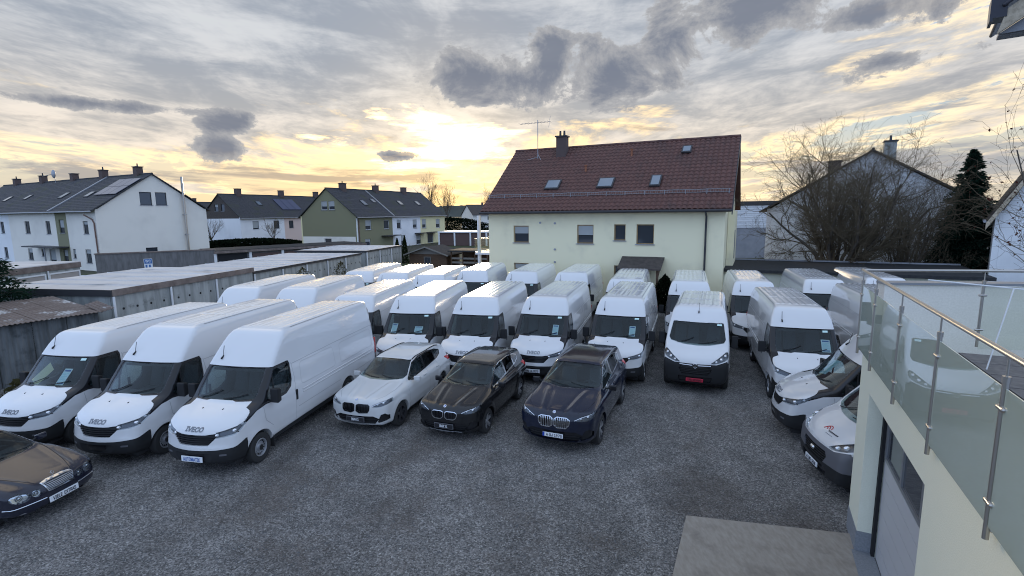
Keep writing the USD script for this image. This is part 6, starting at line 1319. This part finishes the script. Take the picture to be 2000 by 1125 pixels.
VANS = [  # proto, x, y, yaw, label
    (VAN_LOW, -12.455, 11.93, 9.5, 'white cargo van with a yellow sheet behind its windscreen, leftmost of the front three'),
    (VAN_HIGH, -9.77, 11.26, 10.7, 'tall white cargo van without a number plate, middle of the front three on the left'),
    (VAN_AUTO, -7.19, 10.76, 11.3, 'tall white cargo van with a plate reading AUTOMATIK'),
    (VAN_HIGH, -11.556, 18.76, 7.6, 'tall white van nearest the garage wall in the second row, mostly roof'),
    (VAN_HIGH, -8.998, 18.28, 7.1, 'tall white van second from the garage wall in the second row'),
    (VAN_LOW, -6.445, 17.66, 7.6, 'white van whose driver window shows behind the AUTOMATIK van'),
    (VAN_LOW, -4.07, 17.28, 9.1, 'white cargo van with two sheets behind its windscreen, behind the white car'),
    (VAN_LOW, -1.777, 16.88, 13.4, 'white cargo van with a clear windscreen, behind the black car'),
    (VAN_LOW_PLATE, .655, 16.77, 17.1, 'white cargo van with a registration plate, behind the navy car'),
    (VAN_LOW, 3.279, 16.44, 19.8, 'white cargo van with one open side, right of the navy car'),
    (VAN_LOW, 8.613, 14.17, 18.1, 'large white cargo van standing to the right of the van with the red plate'),
    (VAN_PLAIN, 9.963, 20.30, 18.8, 'white van with a sun-glinting roof, in front of the mint annexe'),
    (VAN_PLAIN, 13.3, 20.64, 18.0, 'white van second from the left in front of the mint annexe'),
    (VAN_PLAIN, 7.248, 20.63, 19.1, 'white van directly behind the van with the red plate'),
    (VAN_LOW, -8.708, 26.21, 6.4, 'white van farthest left in the rear row'),
    (VAN_LOW, -6.654, 25.25, 8.1, 'white van second from the left in the rear row'),
    (VAN_LOW, -4.577, 24.20, 8.9, 'white van with the brightest sun glare on its roof, in the rear row'),
    (VAN_LOW, -2.513, 25.86, 10.9, 'white van fourth from the left in the rear row, with a golden roof patch'),
    (VAN_LOW, .0, 25.14, 15.7, 'white van below the ground-floor window of the red-roofed house'),
    (VAN_LOW, 2.484, 24.47, 17.7, 'white van in the rear row between that below the window and the door canopy'),
    (VAN_LOW, 4.7, 21.6, 17.4, 'white van under the door canopy of the red-roofed house'),
    (VAN_LOW, 12.45, 14.9, 18.0, 'white van half hidden behind the corner post of the glass railing'),
    (VAN_LOW, 16.3, 20.9, 17.0, 'white van mostly hidden, last in front of the mint annexe'),
    (VAN_PLAIN, 6.95, 13.15, 107.8, 'white cargo van turned sideways with its bonnet sticking out past the garage corner'),
]
def van_xy(x, y, yaw, u, v):
    a = math.radians(yaw); return x+u*math.cos(a)+v*math.sin(a), y-u*math.sin(a)+v*math.cos(a)
for p, x, y, w, lb in VANS: copy_of(p, 'cargo_van', lb, 'van', (x, y, 0), -w, 'white cargo vans parked in rows on the yard')
mv = thing('short_nosed_van', 'short-nosed white van with black bumper and a red plate', 'van', (5.78, 15.71, 0), -22.1); short_van(mv, 'opel')
dv = thing('lettered_van', 'white van with grey grille and a red emblem on its bonnet, beside the garage corner', 'van', (6.40, 10.34, 0), -97); short_van(dv, 'fiat')
c1 = thing('white_car', 'white crossover car with black grille and a show plate', 'car', (-4.22, 13.0, 0), -17.0); suv(c1, 'white_metallic')
c2 = thing('black_car', 'black crossover car with chrome-ringed grille and silver wheels', 'car', (-1.80, 12.5, 0), -19.8); suv(c2, 'black_paint', (.985, .987, .985), 'chrome', ('double', 'alloy_rim'), 'BMW X1', 'plate_black', False, .34, 'chrome', 'steel_rim', True, False, 'dark_metal')
c3 = thing('navy_car', 'large navy crossover car with upright chrome grille bars and a glass roof', 'car', (.95, 11.8, 0), -22.8); suv(c3, 'navy_paint', (1.085, 1.095, 1.08), 'bars', ('double', 'alloy_rim'), 'A GJ 1970', 'plate_white', True, .385, 'chrome', None, False, True, 'zinc')
c4 = thing('dark_saloon', 'dark saloon car with round twin headlights and a plate reading VIELE EXTRAS', 'car', (-9.06, 9.60, 0), 80.6); saloon(c4)
# price sheets behind the windscreens
def sheet(B, pose, x, z, w, h, label, mt='paper', off=.03, rot=0.0, name='price_sheet'):
    """a printed sheet standing just behind a windscreen"""
    X, Y, yaw = pose
    c = np.array([(-w/2, -h/2), (w/2, -h/2), (w/2, h/2), (-w/2, h/2)]); R_ = np.array([[math.cos(rot), -math.sin(rot)], [math.sin(rot), math.cos(rot)]]); c = c@R_.T
    px_, pz = x+c[:, 0], z+c[:, 1]
    zz0, zz1 = z-h/2, z+h/2; y0, y1 = float(B.front_y(x, zz0)), float(B.front_y(x, zz1)); slope = (y1-y0)/h
    yy = y0+off+slope*(pz-zz0)
    xa = float(B.front_y(px_.min(), z)); xb = float(B.front_y(px_.max(), z)); yy = yy+max(xa, xb, float(B.front_y(x, z)))-float(B.front_y(x, z))
    t = thing(name, label, 'paper sheet', (X, Y, 0), -yaw, 'price sheets behind the windscreens')
    V = np.stack([px_, yy, pz], -1); nrm = np.cross(V[1]-V[0], V[3]-V[0]); nrm /= np.linalg.norm(nrm)
    put('sheet', m3.Manifold.hull_points(np.vstack([V, V+nrm*-.0015])), mt, t)
    fr = nrm if nrm[1] < 0 else -nrm
    ex, ez = (V[1]-V[0])/w, (V[3]-V[0])/h
    def bar(a0, a1, b0, b1): q = np.array([V[0]+ex*a*w+ez*b*h for a, b in ((a0, b0), (a1, b0), (a1, b1), (a0, b1))])+fr*.004; return trimesh.Trimesh(q, [[0, 1, 2], [0, 2, 3]], process=False)
    if mt == 'paper':
        put('heading', bar(.12, .88, .82, .92), 'blue_ink', t)
        put('print_line', cat_([bar(.12, .88-.2*(k % 2), .70-.1*k, .735-.1*k) for k in range(5)]), 'paper_cyan', t, kind='stuff'); put('footer', bar(.12, .88, .07, .15), 'blue_ink', t)
    return t
P_ = lambda k: (VANS[k][1], VANS[k][2], VANS[k][3])
SW = 'white printed price sheet behind the windscreen of '
sheet(BL, P_(0), .34, 1.66, .24, .34, SW+'the leftmost front van')
sheet(BL, P_(0), -.38, 1.68, .30, .42, 'yellow folded sheet leaning behind the windscreen of the leftmost front van', 'beige_cover', rot=-.5, name='yellow_sheet')
sheet(BL, P_(6), -.52, 1.62, .21, .30, SW+'the van behind the white car, upright one'); sheet(BL, P_(6), .42, 1.60, .30, .20, 'wide low price sheet behind the windscreen of the van behind the white car')
sheet(BL, P_(8), .52, 1.66, .21, .30, SW+'the van behind the navy car')
sheet(BL, P_(9), .50, 1.66, .21, .30, SW+'the van right of the navy car')
sheet(BL, P_(10), .60, 1.66, .24, .32, SW+'the large van seen from its right side')
sheet(BL, P_(23), -.15, 1.74, .36, .36, 'pale cyan sheet behind the windscreen of the van turned sideways', 'paper_cyan', rot=.2)
